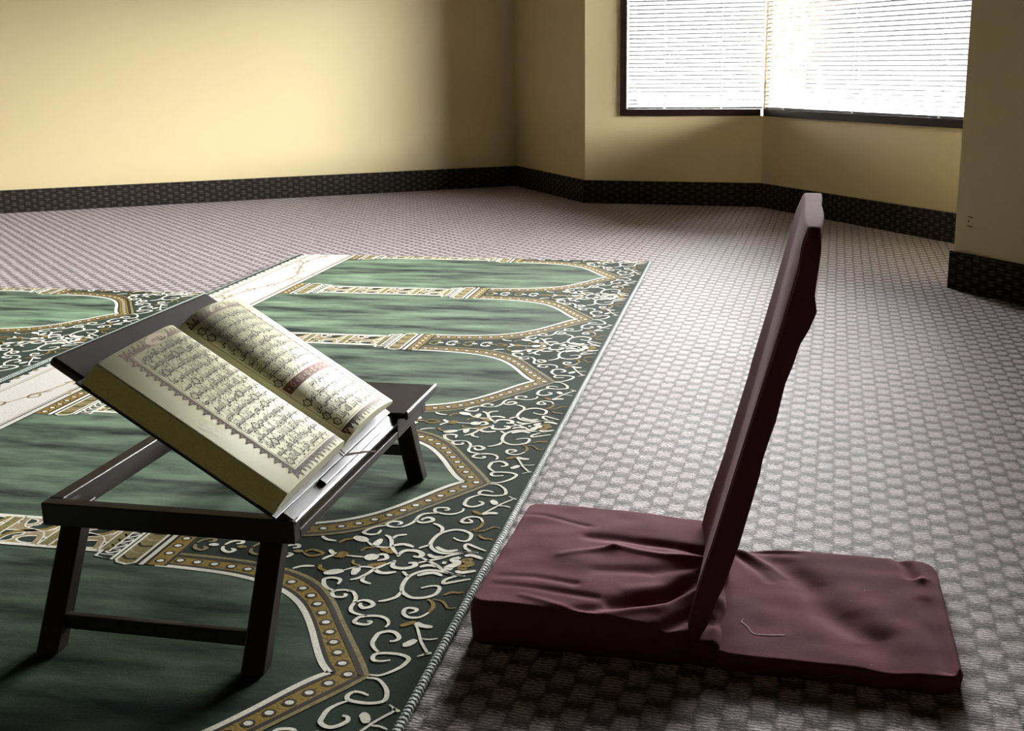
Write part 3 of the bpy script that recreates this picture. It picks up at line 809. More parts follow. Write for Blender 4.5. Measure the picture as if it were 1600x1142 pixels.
def sec(t, side=0):
    SEC = SECS[side]
    t = max(0.0, min(1.0, t))
    i = 0
    while i < len(SEC) - 2 and SEC[i + 1][0] < t: i += 1
    p0, p1, p2, p3 = SEC[max(0, i - 1)], SEC[i], SEC[i + 1], SEC[min(len(SEC) - 1, i + 2)]
    f = (t - p1[0]) / (p2[0] - p1[0])
    def cr(k):
        m1 = (p2[k] - p0[k]) / max(1e-6, (p2[0] - p0[0])) * (p2[0] - p1[0]); m2 = (p3[k] - p1[k]) / max(1e-6, (p3[0] - p1[0])) * (p2[0] - p1[0])
        return (2 * f ** 3 - 3 * f * f + 1) * p1[k] + (f ** 3 - 2 * f * f + f) * m1 + (-2 * f ** 3 + 3 * f * f) * p2[k] + (f ** 3 - f * f) * m2
    return cr(1), cr(2)
NS = 160
ARCS = ([0.0], [0.0])
for sd in (0, 1):
    for i in range(NS):
        a, c = i / NS, (i + 1) / NS
        ARCS[sd].append(ARCS[sd][-1] + math.hypot((c - a) * PW, sec(c, sd)[0] - sec(a, sd)[0]))
def arc_t(x, side):
    ARC = ARCS[side]
    x = x * ARC[-1] / PAGE_W
    x = max(0, min(ARC[-1] - 1e-9, x))
    lo, hi = 0, NS
    while hi - lo > 1:
        m_ = (lo + hi) // 2
        if ARC[m_] <= x: lo = m_
        else: hi = m_
    return (lo + (x - ARC[lo]) / (ARC[lo + 1] - ARC[lo])) / NS
PAGE_W = ARCS[0][-1]
def page_pt(side, x, s, up=0.0):
    """side 0: near page (fore-edge at low p), side 1: far page; x measured from the fore-edge along the paper"""
    t = arc_t(x, side)
    n_, _ = sec(t, side)
    p = PC - PW + PW * t if side == 0 else PC + PWF - PWF * t
    return (p, s, n_ + up)

# ---- Arabic lettering: joined forms laid out right to left, bent onto the paper
FORMS = {}
for code, base, k in ((0x621, 0xFE80, 1), (0x622, 0xFE81, 2), (0x623, 0xFE83, 2), (0x624, 0xFE85, 2), (0x625, 0xFE87, 2), (0x626, 0xFE89, 4), (0x627, 0xFE8D, 2), (0x628, 0xFE8F, 4), (0x629, 0xFE93, 2), (0x62A, 0xFE95, 4), (0x62B, 0xFE99, 4), (0x62C, 0xFE9D, 4), (0x62D, 0xFEA1, 4), (0x62E, 0xFEA5, 4), (0x62F, 0xFEA9, 2), (0x630, 0xFEAB, 2), (0x631, 0xFEAD, 2), (0x632, 0xFEAF, 2), (0x633, 0xFEB1, 4), (0x634, 0xFEB5, 4), (0x635, 0xFEB9, 4), (0x636, 0xFEBD, 4), (0x637, 0xFEC1, 4), (0x638, 0xFEC5, 4), (0x639, 0xFEC9, 4), (0x63A, 0xFECD, 4), (0x641, 0xFED1, 4), (0x642, 0xFED5, 4), (0x643, 0xFED9, 4), (0x644, 0xFEDD, 4), (0x645, 0xFEE1, 4), (0x646, 0xFEE5, 4), (0x647, 0xFEE9, 4), (0x648, 0xFEED, 2), (0x649, 0xFEEF, 2), (0x64A, 0xFEF1, 4)):
    FORMS[chr(code)] = (base, k)
LAMALEF = {'\u0622': 0xFEF5, '\u0623': 0xFEF7, '\u0625': 0xFEF9, '\u0627': 0xFEFB}
def shape(word):
    """logical order letters -> visual order joined glyphs (left to right)"""
    out = []
    i = 0
    joined = False
    while i < len(word):
        c = word[i]
        if c == '\u0644' and i + 1 < len(word) and word[i + 1] in LAMALEF:
            out.append(chr(LAMALEF[word[i + 1]] + (1 if joined else 0)))
            joined = False; i += 2
            continue
        if c not in FORMS:
            out.append(c); joined = False; i += 1
            continue
        base, k = FORMS[c]
        nxt = k == 4 and i + 1 < len(word) and word[i + 1] in FORMS and FORMS[word[i + 1]][1] > 1
        if k == 1: g = base
        elif joined: g = base + (3 if (nxt and k == 4) else 1)
        else: g = base + (2 if (nxt and k == 4) else 0)
        out.append(chr(g))
        joined = bool(nxt)
        i += 1
    return out[::-1]

GLYPH = {}
_fc = bpy.data.curves.new('lettering', 'FONT'); _fc.resolution_u = 2; _fc.offset = 0.010
_fo = bpy.data.objects.new('lettering', _fc); COL.objects.link(_fo)
def _mesh(body):
    _fc.body = body
    bpy.context.view_layer.update()
    dg = bpy.context.evaluated_depsgraph_get()
    return bpy.data.meshes.new_from_object(_fo.evaluated_get(dg))
_ref = None
def glyph(c):
    global _ref
    if c in GLYPH: return GLYPH[c]
    if _ref is None:
        me = _mesh('|'); _ref = max(v.co.x for v in me.vertices); bpy.data.meshes.remove(me)
    me = _mesh(c)
    vs = [(v.co.x, v.co.y) for v in me.vertices]; fs = [tuple(p.vertices) for p in me.polygons]
    bpy.data.meshes.remove(me)
    me = _mesh(c + '|'); adv = max(v.co.x for v in me.vertices) - _ref; bpy.data.meshes.remove(me)
    GLYPH[c] = (vs, fs, adv)
    return GLYPH[c]

def set_line(bm, side, text, xl, xr, s, size, mi, mark_mi):
    """one justified line; xl..xr measured in reader's direction along the paper, s is the base line"""
    rnd = random.Random(text)
    items = []                      # visual order from the left
    for w in reversed(text.split(' ')):
        if w.startswith('*'): items.append(('mark', w[1:], 1.05))
        else:
            g = shape(w); items.append(('word', g, sum(glyph(c)[2] for c in g)))
    tot = sum(i[2] for i in items)
    gap = 0.16
    sx = (xr - xl) / (tot + gap * (len(items) - 1))
    x = xl
    def put(bx, by):
        # reader's x grows with p
        xx = bx if side == 0 else PAGE_W - bx
        return page_pt(side, xx, by, 0.00025)
    for kind, data, wd in items:
        if kind == 'word':
            gx = x
            for c in data:
                vs, fs, adv = glyph(c)
                bv = [bm.verts.new(put(gx + vx * sx, s + vy * size)) for vx, vy in vs]
                for f in fs:
                    try: fc = bm.faces.new([bv[i] for i in f]); fc.material_index = mi
                    except ValueError: pass
                # vowel strokes above and below
                mx_ = gx + adv * sx * 0.5
                for above in ((True,) if rnd.random() < 0.6 else (False, True)):
                    if adv < 0.15 or rnd.random() < 0.2: continue
                    yy = s + (0.80 + 0.14 * rnd.random() if above else -0.36 - 0.1 * rnd.random()) * size
                    h = 0.028 * size; w2 = 0.13 * sx
                    q = [(mx_ - w2, yy), (mx_ + w2, yy + 0.12 * size), (mx_ + w2, yy + 0.12 * size + h * 2), (mx_ - w2, yy + h * 2)]
                    if rnd.random() < 0.3: q = [(mx_ - w2 * .5, yy), (mx_ + w2 * .5, yy), (mx_ + w2 * .5, yy + .1 * size), (mx_ - w2 * .5, yy + .1 * size)]
                    fc = bm.faces.new([bm.verts.new(put(*k)) for k in q]); fc.material_index = mi
                gx += adv * sx
        else:
            cx_, cy_ = x + wd * sx / 2, s + 0.22 * size
            R = 0.0062
            N = 24
            def rr(t): return R * (1.0 + 0.13 * math.cos(6 * t + math.pi / 2) + (0.28 if abs(math.sin(t)) > 0.985 else 0))
            o = [(cx_ + rr(2 * math.pi * k / N) * math.cos(2 * math.pi * k / N), cy_ + rr(2 * math.pi * k / N) * math.sin(2 * math.pi * k / N)) for k in range(N)]
            i_ = [(cx_ + (a - cx_) * 0.80, cy_ + (b_ - cy_) * 0.80) for a, b_ in o]
            for k in range(N):
                fc = bm.faces.new([bm.verts.new(put(*z)) for z in (o[k], o[(k + 1) % N], i_[(k + 1) % N], i_[k])]); fc.material_index = mark_mi
            i2 = [(cx_ + (a - cx_) * 0.72, cy_ + (b_ - cy_) * 0.72) for a, b_ in o]; i3 = [(cx_ + (a - cx_) * 0.64, cy_ + (b_ - cy_) * 0.64) for a, b_ in o]
            for k in range(N):
                fc = bm.faces.new([bm.verts.new(put(*z)) for z in (i2[k], i2[(k + 1) % N], i3[(k + 1) % N], i3[k])]); fc.material_index = mark_mi
            ds = size * 0.34
            wds = sum(glyph(c)[2] for c in data) * ds
            gx = cx_ - wds / 2
            for c in data:
                vs, fs, adv = glyph(c)
                bv = [bm.verts.new(put(gx + vx * ds, cy_ - 0.2 * ds - 0.05 * size + vy * ds)) for vx, vy in vs]
                for f in fs:
                    try: fc = bm.faces.new([bv[i] for i in f]); fc.material_index = mi
                    except ValueError: pass
                gx += adv * ds
        x += (wd + gap) * sx

LEFT_TEXT = [
 'ما لهم به من علم ولا لآبائهم كبرت كلمة تخرج من',
 'أفواههم إن يقولون إلا كذبا *٥ فلعلك باخع نفسك',
 'على آثارهم إن لم يؤمنوا بهذا الحديث أسفا *٦ إنا',
 'جعلنا ما على الأرض زينة لها لنبلوهم أيهم أحسن عملا',
 '*٧ وإنا لجاعلون ما عليها صعيدا جرزا *٨ أم حسبت',
 'أن أصحاب الكهف والرقيم كانوا من آياتنا عجبا *٩',
 'إذ أوى الفتية إلى الكهف فقالوا ربنا آتنا من لدنك رحمة',
 'وهيئ لنا من أمرنا رشدا *١٠ فضربنا على آذانهم في',
 'الكهف سنين عددا *١١ ثم بعثناهم لنعلم أي الحزبين',
 'أحصى لما لبثوا أمدا *١٢ نحن نقص عليك نبأهم بالحق',
 'إنهم فتية آمنوا بربهم وزدناهم هدى *١٣ وربطنا',
 'على قلوبهم إذ قاموا فقالوا ربنا رب السماوات والأرض',
 'لن ندعو من دونه إلها لقد قلنا إذا شططا *١٤ هؤلاء',
 'قومنا اتخذوا من دونه آلهة لولا يأتون عليهم',
 'بسلطان بين فمن أظلم ممن افترى على الله كذبا *١٥']
RIGHT_TEXT = [
 'وبالحق أنزلناه وبالحق نزل وما أرسلناك إلا مبشرا ونذيرا *١٠٥',
 'وقرآنا فرقناه لتقرأه على الناس على مكث ونزلناه تنزيلا *١٠٦',
 'قل آمنوا به أو لا تؤمنوا إن الذين أوتوا العلم من قبله إذا يتلى',
 'عليهم يخرون للأذقان سجدا *١٠٧ ويقولون سبحان ربنا إن كان',
 'وعد ربنا لمفعولا *١٠٨ ويخرون للأذقان يبكون',
 'ويزيدهم خشوعا *١٠٩ قل ادعوا الله أو ادعوا الرحمن أيا ما تدعوا',
 'فله الأسماء الحسنى ولا تجهر بصلاتك ولا تخافت بها',
 'وابتغ بين ذلك سبيلا *١١٠ وقل الحمد لله الذي لم يتخذ ولدا',
 'ولم يكن له شريك في الملك ولم يكن له ولي من الذل وكبره تكبيرا *١١١',
 None,
 'بسم الله الرحمن الرحيم',
 'الحمد لله الذي أنزل على عبده الكتاب ولم يجعل له عوجا *١',
 'قيما لينذر بأسا شديدا من لدنه ويبشر المؤمنين الذين',
 'يعملون الصالحات أن لهم أجرا حسنا *٢ ماكثين فيه أبدا *٣',
 'وينذر الذين قالوا اتخذ الله ولدا *٤']

# inner text frame on the paper (x from the fore-edge, s up the page)
FX0, FX1, FS0, FS1 = 0.054, 0.205, 0.024, 0.281
def half_book(side, nm, lines):
    bm = bmesh.new()
    NX = 44
    def P_(t, s, top):
        a, c = sec(t, side)
        tt = t if top else t * 1.0 - 0.055 * max(0, 1 - t / 0.2)
        p = PC - PW + PW * tt if side == 0 else PC + PWF - PWF * tt
        return (p, s, a if top else c)
    ts = [i / NX for i in range(NX + 1)]
    ss = [S0, S1]
    grid = {}
    for si, s in enumerate(ss):
        for i, t in enumerate(ts):
            for top in (True, False): grid[si, i, top] = bm.verts.new(P_(t, s, top))
    for i in range(NX):
        for top in (True, False):
            f = bm.faces.new((grid[0, i, top], grid[0, i + 1, top], grid[1, i + 1, top], grid[1, i, top])); f.material_index = 0; f.smooth = True
        for si in (0, 1):
            f = bm.faces.new((grid[si, i, True], grid[si, i + 1, True], grid[si, i + 1, False], grid[si, i, False])); f.material_index = 2
    for i in (0, NX):
        f = bm.faces.new((grid[0, i, True], grid[0, i, False], grid[1, i, False], grid[1, i, True])); f.material_index = 1
    bmesh.ops.recalc_face_normals(bm, faces=bm.faces[:])
    def R(x): return x           # from the fore-edge
    def quad(x0, x1, s0, s1, mi, up=0.0002, nseg=1):
        for k in range(nseg):
            a, c = x0 + (x1 - x0) * k / nseg, x0 + (x1 - x0) * (k + 1) / nseg
            f = bm.faces.new([bm.verts.new(page_pt(side, *q, up)) for q in ((a, s0), (c, s0), (c, s1), (a, s1))]); f.material_index = mi
    def tri(pts, mi, up=0.0002):
        f = bm.faces.new([bm.verts.new(page_pt(side, *q, up)) for q in pts]); f.material_index = mi
    # double frame line round the text
    for (x0, x1, s0, s1) in ((FX0, FX0 + 0.0008, FS0, FS1), (FX1 - 0.0008, FX1, FS0, FS1)): quad(x0, x1, s0, s1, 4)
    for (s0, s1) in ((FS0, FS0 + 0.0008), (FS1 - 0.0008, FS1)): quad(FX0, FX1, s0, s1, 4, 0.0002, 24)
    # leafy band outside the frame
    T = 0.0055
    quad(FX0 - T, FX0 - 0.0022, FS0 - T, FS1 + T, 5)
    for s0, s1 in ((FS0 - T, FS0 - 0.0022), (FS1 + 0.0022, FS1 + T)): quad(FX0 - T, FX1, s0, s1, 5, 0.0002, 24)
    def tooth(cx_, cs, dx, ds, h, w, mi):
        tx, ts_ = -ds, dx
        o = lambda a, b_: (cx_ + tx * a * w + dx * b_ * h, cs + ts_ * a * w + ds * b_ * h)
        tri([o(-0.5, 0), o(0.5, 0), o(0.42, 0.30), o(0.20, 0.42), o(0.16, 0.70), o(0, 1.0), o(-0.16, 0.70), o(-0.20, 0.42), o(-0.42, 0.30)], mi, 0.00022)
        tri([o(-0.10, 0.18), o(0.10, 0.18), o(0, 0.62)], 6, 0.0003)
    n1 = 24
    for k in range(n1):
        s = FS0 - T + (FS1 - FS0 + 2 * T) * (k + 0.5) / n1
        tooth(FX0 - T + 0.0003, s, -1, 0, 0.0095 if k % 2 else 0.0125, 0.0112, 5)
    n2 = 15
    for k in range(n2):
        x = FX0 - T + (FX1 - FX0 + T) * (k + 0.5) / n2
        tooth(x, FS0 - T + 0.0003, 0, -1, 0.0095 if k % 2 else 0.0125, 0.0102, 5)
        if 5 <= k <= 9: continue
        tooth(x, FS1 + T - 0.0003, 0, 1, 0.0095 if k % 2 else 0.0125, 0.0102, 5)
    for a in (-1, 1): tooth(FX0 - T, (FS0 - T) if a < 0 else (FS1 + T), -0.707, 0.707 * a, 0.0125, 0.011, 5)
    # cartouche at the head of the page
    xc = FX0 + (FX1 - FX0) * 0.47
    tri([(xc + 0.026 * math.cos(q * math.pi / 10) , FS1 + 0.0085 + 0.0085 * math.sin(q * math.pi / 10) * (1 - 0.15 * math.cos(q * math.pi / 5))) for q in range(20)], 6, 0.00026)
    for q in range(5): quad(xc - 0.013 + q * 0.0055, xc - 0.0105 + q * 0.0055, FS1 + 0.006, FS1 + 0.0095 + 0.0015 * (q % 2), 5, 0.0003)
    # text
    pitch = (FS1 - FS0 - 0.004) / 15
    for i, ln in enumerate(lines):
        s = FS1 - 0.002 - pitch * (i + 0.70)
        a, c = FX0 + 0.004, FX1 - 0.004
        if side == 1: a, c = PAGE_W - c, PAGE_W - a
        if ln is None:
            x0, x1 = FX0 + 0.003, FX1 - 0.003
            quad(x0, x1, s - 0.0045, s + 0.0110, 7, 0.0002, 24)
            for q in range(13):
                x = x0 + 0.006 + (x1 - x0 - 0.012) * q / 12
                tri([(x + 0.0042 * math.cos(z * 0.7854), s + 0.0032 + 0.0052 * math.sin(z * 0.7854)) for z in range(8)], 6 if q % 2 else 5, 0.00026)
                tri([(x + 0.0020 * math.cos(z * 0.7854), s + 0.0032 + 0.0028 * math.sin(z * 0.7854)) for z in range(8)], 7 if q % 2 else 6, 0.00032)
            continue
        if i == 10 and side == 1:
            m_ = (a + c) / 2; a, c = m_ - 0.036, m_ + 0.036
        set_line(bm, side, ln, a, c, s, 0.0165, 3, 3)
    o = link_mesh(nm, bm, [M_PAGE, M_EDGE, M_EDGE2, M_INK, M_ORN2, M_ORN, M_ORN2, M_RED], book)
    return o
pg1 = half_book(0, 'page_block', LEFT_TEXT)
pg2 = half_book(1, 'page_block', RIGHT_TEXT)
bpy.data.objects.remove(_fo); bpy.data.curves.remove(_fc)
# boards and spine
bm = bmesh.new()
box(bm, PC - PW - 0.014, PC - 0.012, 0.0004, 0.3075, 0.0003, COVN)
box(bm, PC + 0.012, PC + PWF + 0.006, 0.0004, 0.3075, 0.0003, COVN)
box(bm, PC - 0.0118, PC + 0.0118, 0.0004, 0.3075, 0.0003, 0.0024)
link_mesh('cover', bm, M_COVER, book, auto=0.0008)
bm = bmesh.new()
for x0, x1 in ((PC - PW - 0.012, PC - 0.014), (PC + 0.014, PC + PW + 0.012)): box(bm, x0, x1, 0.030, 0.285, COVN + 0.0001, COVN + 0.0009)
link_mesh('endpaper', bm, M_PASTE, book)
# bookmark ribbon falling out of the gutter over the ledge
bm = bmesh.new()
RP = [(0.196, 0.02, 0.0215), (0.196, 0.003, 0.0190), (0.200, -0.004, 0.0150), (0.214, -0.010, 0.0155), (0.232, -0.018, 0.0165), (0.250, -0.026, 0.0160), (0.262, -0.031, 0.0150)]
prev = None
for i, q in enumerate(RP):
    w = Vector((0.0022, 0.0012, 0.0))
    cur = [bm.verts.new(Vector(q) - w), bm.verts.new(Vector(q) + w), bm.verts.new(Vector(q) + w + Vector((0, 0, 0.0005))), bm.verts.new(Vector(q) - w + Vector((0, 0, 0.0005)))]
    if prev:
        for k in range(4): bm.faces.new((prev[k], prev[(k + 1) % 4], cur[(k + 1) % 4], cur[k]))
    else: bm.faces.new(cur)
    prev = cur
bm.faces.new(prev)
bmesh.ops.recalc_face_normals(bm, faces=bm.faces)
link_mesh('bookmark_ribbon', bm, M_RIBBON, book)
# ------------------------------------------------------------------ padded floor chair
def velvet(name, rgb, spots=True):
    m, n, l, b = new_mat(name)
    tc = n.new('ShaderNodeTexCoord')
    nz = n.new('ShaderNodeTexNoise'); nz.inputs['Scale'].default_value = 14; nz.inputs['Detail'].default_value = 5; nz.inputs['Roughness'].default_value = 0.6
    l.new(tc.outputs['Object'], nz.inputs['Vector'])
    fz = n.new('ShaderNodeTexNoise'); fz.inputs['Scale'].default_value = 600; fz.inputs['Detail'].default_value = 2
    l.new(tc.outputs['Object'], fz.inputs['Vector'])
    mx = n.new('ShaderNodeMix'); mx.data_type = 'RGBA'
    mx.inputs[6].default_value = (*[c * 0.72 for c in rgb], 1); mx.inputs[7].default_value = (*[c * 1.28 for c in rgb], 1)
    ad = n.new('ShaderNodeMath'); ad.operation = 'MULTIPLY_ADD'; l.new(fz.outputs[0], ad.inputs[0]); ad.inputs[1].default_value = 0.8; ad.inputs[2].default_value = -0.4
    a2 = n.new('ShaderNodeMath'); a2.operation = 'ADD'; l.new(nz.outputs[0], a2.inputs[0]); l.new(ad.outputs[0], a2.inputs[1])
    l.new(a2.outputs[0], mx.inputs[0])
    # specks of lint
    vo = n.new('ShaderNodeTexVoronoi'); vo.inputs['Scale'].default_value = 55; l.new(tc.outputs['Object'], vo.inputs['Vector'])
    lt = n.new('ShaderNodeMath'); lt.operation = 'LESS_THAN'; l.new(vo.outputs['Distance'], lt.inputs[0]); lt.inputs[1].default_value = 0.045
    sel = n.new('ShaderNodeSeparateColor'); l.new(vo.outputs['Color'], sel.inputs[0])
    l2 = n.new('ShaderNodeMath'); l2.operation = 'LESS_THAN'; l.new(sel.outputs[0], l2.inputs[0]); l2.inputs[1].default_value = 0.16
    l3 = n.new('ShaderNodeMath'); l3.operation = 'MULTIPLY'; l.new(lt.outputs[0], l3.inputs[0]); l.new(l2.outputs[0], l3.inputs[1])
    m3 = n.new('ShaderNodeMix'); m3.data_type = 'RGBA'; l.new(l3.outputs[0], m3.inputs[0]); l.new(mx.outputs[2], m3.inputs[6]); m3.inputs[7].default_value = (0.42, 0.33, 0.32, 1)
    l.new(m3.outputs[2], b.inputs['Base Color'])
    b.inputs['Roughness'].default_value = 0.95; b.inputs['Specular IOR Level'].default_value = 0.08
    b.inputs['Sheen Weight'].default_value = 0.05; b.inputs['Sheen Roughness'].default_value = 0.4; b.inputs['Sheen Tint'].default_value = (0.95, 0.5, 0.6, 1)
    bp = n.new('ShaderNodeBump'); bp.inputs['Strength'].default_value = 0.25; bp.inputs['Distance'].default_value = 0.001
    l.new(fz.outputs[0], bp.inputs['Height']); l.new(bp.outputs[0], b.inputs['Normal'])
    return m
M_VELVET = velvet('maroon_velvet', (0.155, 0.044, 0.057))
CE = Vector((0.9698, -0.2437, 0)).normalized(); CF = Vector((-CE.y, CE.x, 0))
chair = empty('floor_chair', frame_axes((-0.0621, 1.3922, 0), CE, CF, Vector((0, 0, 1))))
tag(chair, 'maroon padded floor chair with upright thin backrest, standing on the carpet beside the green rug', 'chair')

def seg_d(p, a, c):
    ax, ay = a; bx, by = c
    dx, dy = bx - ax, by - ay
    t = max(0, min(1, ((p[0] - ax) * dx + (p[1] - ay) * dy) / (dx * dx + dy * dy + 1e-12)))
    return math.hypot(p[0] - ax - dx * t, p[1] - ay - dy * t), t
def fold(p, line, amp, w):
    """valley (amp<0) or ridge (amp>0) along a line, fading at the first point"""
    best, pos = 1e9, 0
    for i in range(len(line) - 1):
        d, t = seg_d(p, line[i], line[i + 1])
        if d < best: best, pos = d, (i + t) / (len(line) - 1)
    env = (0.35 + 0.65 * pos) if w < 0.018 else (0.55 + 0.45 * math.sin(math.pi * pos))
    return amp * math.exp(-(best / w) ** 2) * env

def slab(name, e0, e1, f0, f1, zfun, bulge, r=0.014, NE=90, NF=110, zb=0.0005, corner=0.02):
    """soft slab: rounded plan corners, rolled edges, top height zfun(e, f)"""
    bm = bmesh.new()
    cx_, cy_, hx, hy = (e0 + e1) / 2, (f0 + f1) / 2, (e1 - e0) / 2, (f1 - f0) / 2
    def plan(i, j):
        a, b_ = 2 * i / NE - 1, 2 * j / NF - 1
        # squircle-like corner rounding
        x, y = a * hx, b_ * hy
        kx, ky = max(0, abs(x) - (hx - corner)), max(0, abs(y) - (hy - corner))
        m_ = max(kx, ky)
        if kx > 0 and ky > 0:
            d = math.hypot(kx, ky)
            x = math.copysign(hx - corner + kx / d * m_, x); y = math.copysign(hy - corner + ky / d * m_, y)
        edge = min(hx - abs(x), hy - abs(y))
        if kx > 0 and ky > 0: edge = corner - m_
        return cx_ + x, cy_ + y, max(0.0, edge)
    top, mid, bot = {}, {}, {}
    for i in range(NE + 1):
        for j in range(NF + 1):
            x, y, ed = plan(i, j)
            zt_ = zfun(x, y)
            k = min(1.0, ed / r)
            z = zt_ - r * 0.85 * (1 - math.sqrt(max(0, 1 - (1 - k) ** 2)))
            top[i, j] = bm.verts.new((x, y, z))
    for i in range(NE):
        for j in range(NF): bm.faces.new((top[i, j], top[i + 1, j], top[i + 1, j + 1], top[i, j + 1]))
    rim = [(i, 0) for i in range(NE)] + [(NE, j) for j in range(NF)] + [(i, NF) for i in range(NE, 0, -1)] + [(0, j) for j in range(NF, 0, -1)]
    prev = [top[k] for k in rim]
    NR = 5
    for q in range(1, NR + 1):
        t = q / NR
        cur = []
        for k in rim:
            v = top[k].co
            dx, dy = (v.x - cx_) / hx, (v.y - cy_) / hy
            L = math.hypot(dx, dy) or 1
            bl = bulge * math.sin(math.pi * t) + 0.0012 * math.sin(v.x * 90 + v.y * 70 + q)
            cur.append(bm.verts.new((v.x + dx / L * bl, v.y + dy / L * bl, v.z + (zb - v.z) * t)))
        for k in range(len(rim)):
            k2 = (k + 1) % len(rim)
            bm.faces.new((prev[k], cur[k], cur[k2], prev[k2]))
        prev = cur
    bm.faces.new(list(reversed(prev)))
    bmesh.ops.recalc_face_normals(bm, faces=bm.faces[:])
    return link_mesh(name, bm, M_VELVET, chair, smooth=True)

V_SEAT = [([(-0.011, 0.309), (0.037, 0.306), (0.11, 0.276)], -0.0016, 0.006), ([(0.12, 0.237), (0.193, 0.243), (0.29, 0.25)], -0.007, 0.012),
          ([(0.185, 0.042), (0.245, 0.079), (0.29, 0.178)], -0.012, 0.014), ([(0.10, -0.005), (0.178, 0.025), (0.231, 0.069), (0.262, 0.115)], -0.005, 0.010),
          ([(0.215, -0.02), (0.257, 0.010), (0.292, 0.070)], -0.009, 0.011), ([(0.022, 0.085), (0.069, 0.088), (0.127, 0.080)], -0.0022, 0.008),
          ([(0.02, 0.060), (0.09, 0.055), (0.16, 0.050)], -0.0020, 0.007), ([(0.15, 0.130), (0.22, 0.150), (0.285, 0.205)], -0.005, 0.013)]
R_SEAT = [([(0.09, 0.162), (0.135, 0.19), (0.16, 0.207)], 0.0030, 0.007), ([(0.15, 0.214), (0.192, 0.205), (0.234, 0.205), (0.287, 0.222)], 0.005, 0.008),
          ([(0.065, 0.032), (0.143, 0.008), (0.216, -0.012)], 0.0028, 0.006), ([(0.18, 0.015), (0.24, 0.050), (0.285, 0.118)], 0.006, 0.010),
          ([(0.20, 0.085), (0.25, 0.118), (0.288, 0.200)], 0.004, 0.012)]
def seat_z(e, f):
    z = 0.060 - 0.017 * max(0, (e - 0.10) / 0.19) ** 1.6 * (1 - 0.5 * f / 0.36)
    z += 0.004 * math.sin(math.pi * max(0, min(1, e / 0.29))) * math.sin(math.pi * max(0, min(1, f / 0.365)))
    for L, a, w in V_SEAT + R_SEAT: z += fold((e, f), L, a, w)
    z += 0.0018 * noise.noise(Vector((e * 18, f * 22, 1.3)))
    return z
slab('seat', 0.0, 0.292, 0.002, 0.362, seat_z, 0.003, 0.008, 110, 130)
V_FOOT = [([(0.318, 0.350), (0.398, 0.292), (0.435, 0.227), (0.463, 0.146), (0.489, 0.108), (0.515, 0.084), (0.530, 0.014)], -0.0080, 0.027),
          ([(0.381, 0.229), (0.361, 0.269), (0.322, 0.330)], -0.006, 0.009), ([(0.560, 0.352), (0.575, 0.32), (0.582, 0.285)], -0.008, 0.010),
          ([(0.592, 0.205), (0.596, 0.108), (0.603, 0.022)], -0.005, 0.012), ([(0.42, 0.33), (0.37, 0.335), (0.32, 0.345)], -0.005, 0.010)]
R_FOOT = [([(0.40, 0.25), (0.375, 0.285), (0.325, 0.345)], 0.005, 0.008), ([(0.585, 0.330), (0.590, 0.275)], 0.004, 0.010), ([(0.5, 0.20), (0.54, 0.13), (0.57, 0.05)], 0.0020, 0.025)]
def foot_z(e, f):
    z = 0.0225
    for L, a, w in V_FOOT + R_FOOT: z += fold((e, f), L, a, w)
    z += 0.0012 * noise.noise(Vector((e * 20, f * 24, 4.1)))
    return z
slab('rear_pad', 0.308, 0.617, 0.0, 0.345, foot_z, 0.001, 0.006, 110, 120, corner=0.035)
# fabric joint between seat, back and rear pad
def joint_z(e, f): return 0.030 + 0.004 * math.sin(f * 60) + 0.004 * noise.noise(Vector((e * 60, f * 30, 2.0)))
slab('hinge_fabric', 0.280, 0.326, 0.006, 0.352, joint_z, 0.001, 0.010, 24, 90, corner=0.01)

# backrest: profile of the near end measured as (height, front, back)
PROF_L = [(0.024, 0.291), (0.058, 0.286), (0.113, 0.299), (0.17, 0.315), (0.296, 0.348), (0.38, 0.370), (0.457, 0.390), (0.485, 0.397), (0.515, 0.404), (0.540, 0.4065), (0.552, 0.410), (0.559, 0.414)]
PROF_R = [(0.024, 0.296), (0.045, 0.304), (0.058, 0.311), (0.089, 0.320), (0.114, 0.330), (0.172, 0.347), (0.231, 0.361), (0.267, 0.369), (0.284, 0.371), (0.314, 0.379), (0.334, 0.385), (0.382, 0.394), (0.405, 0.402), (0.431, 0.409), (0.450, 0.419), (0.471, 0.4265), (0.489, 0.423), (0.508, 0.4245), (0.541, 0.4275), (0.552, 0.4275), (0.559, 0.423)]
PROF_F = [(0.024, 0.270), (0.054, 0.2745), (0.087, 0.281), (0.172, 0.306), (0.199, 0.3125), (0.294, 0.3375), (0.316, 0.342), (0.412, 0.3665), (0.499, 0.387), (0.54, 0.397), (0.566, 0.408)]
def itp(T, z):
    if z <= T[0][0]: return T[0][1]
    for a, c in zip(T, T[1:]):
        if z <= c[0]: return a[1] + (c[1] - a[1]) * (z - a[0]) / (c[0] - a[0])
    return T[-1][1]
bm = bmesh.new()
NZ, NFF = 110, 64
FB0, FB1 = 0.004, 0.352
ZT0 = 0.559
rows_front, rows_back = {}, {}
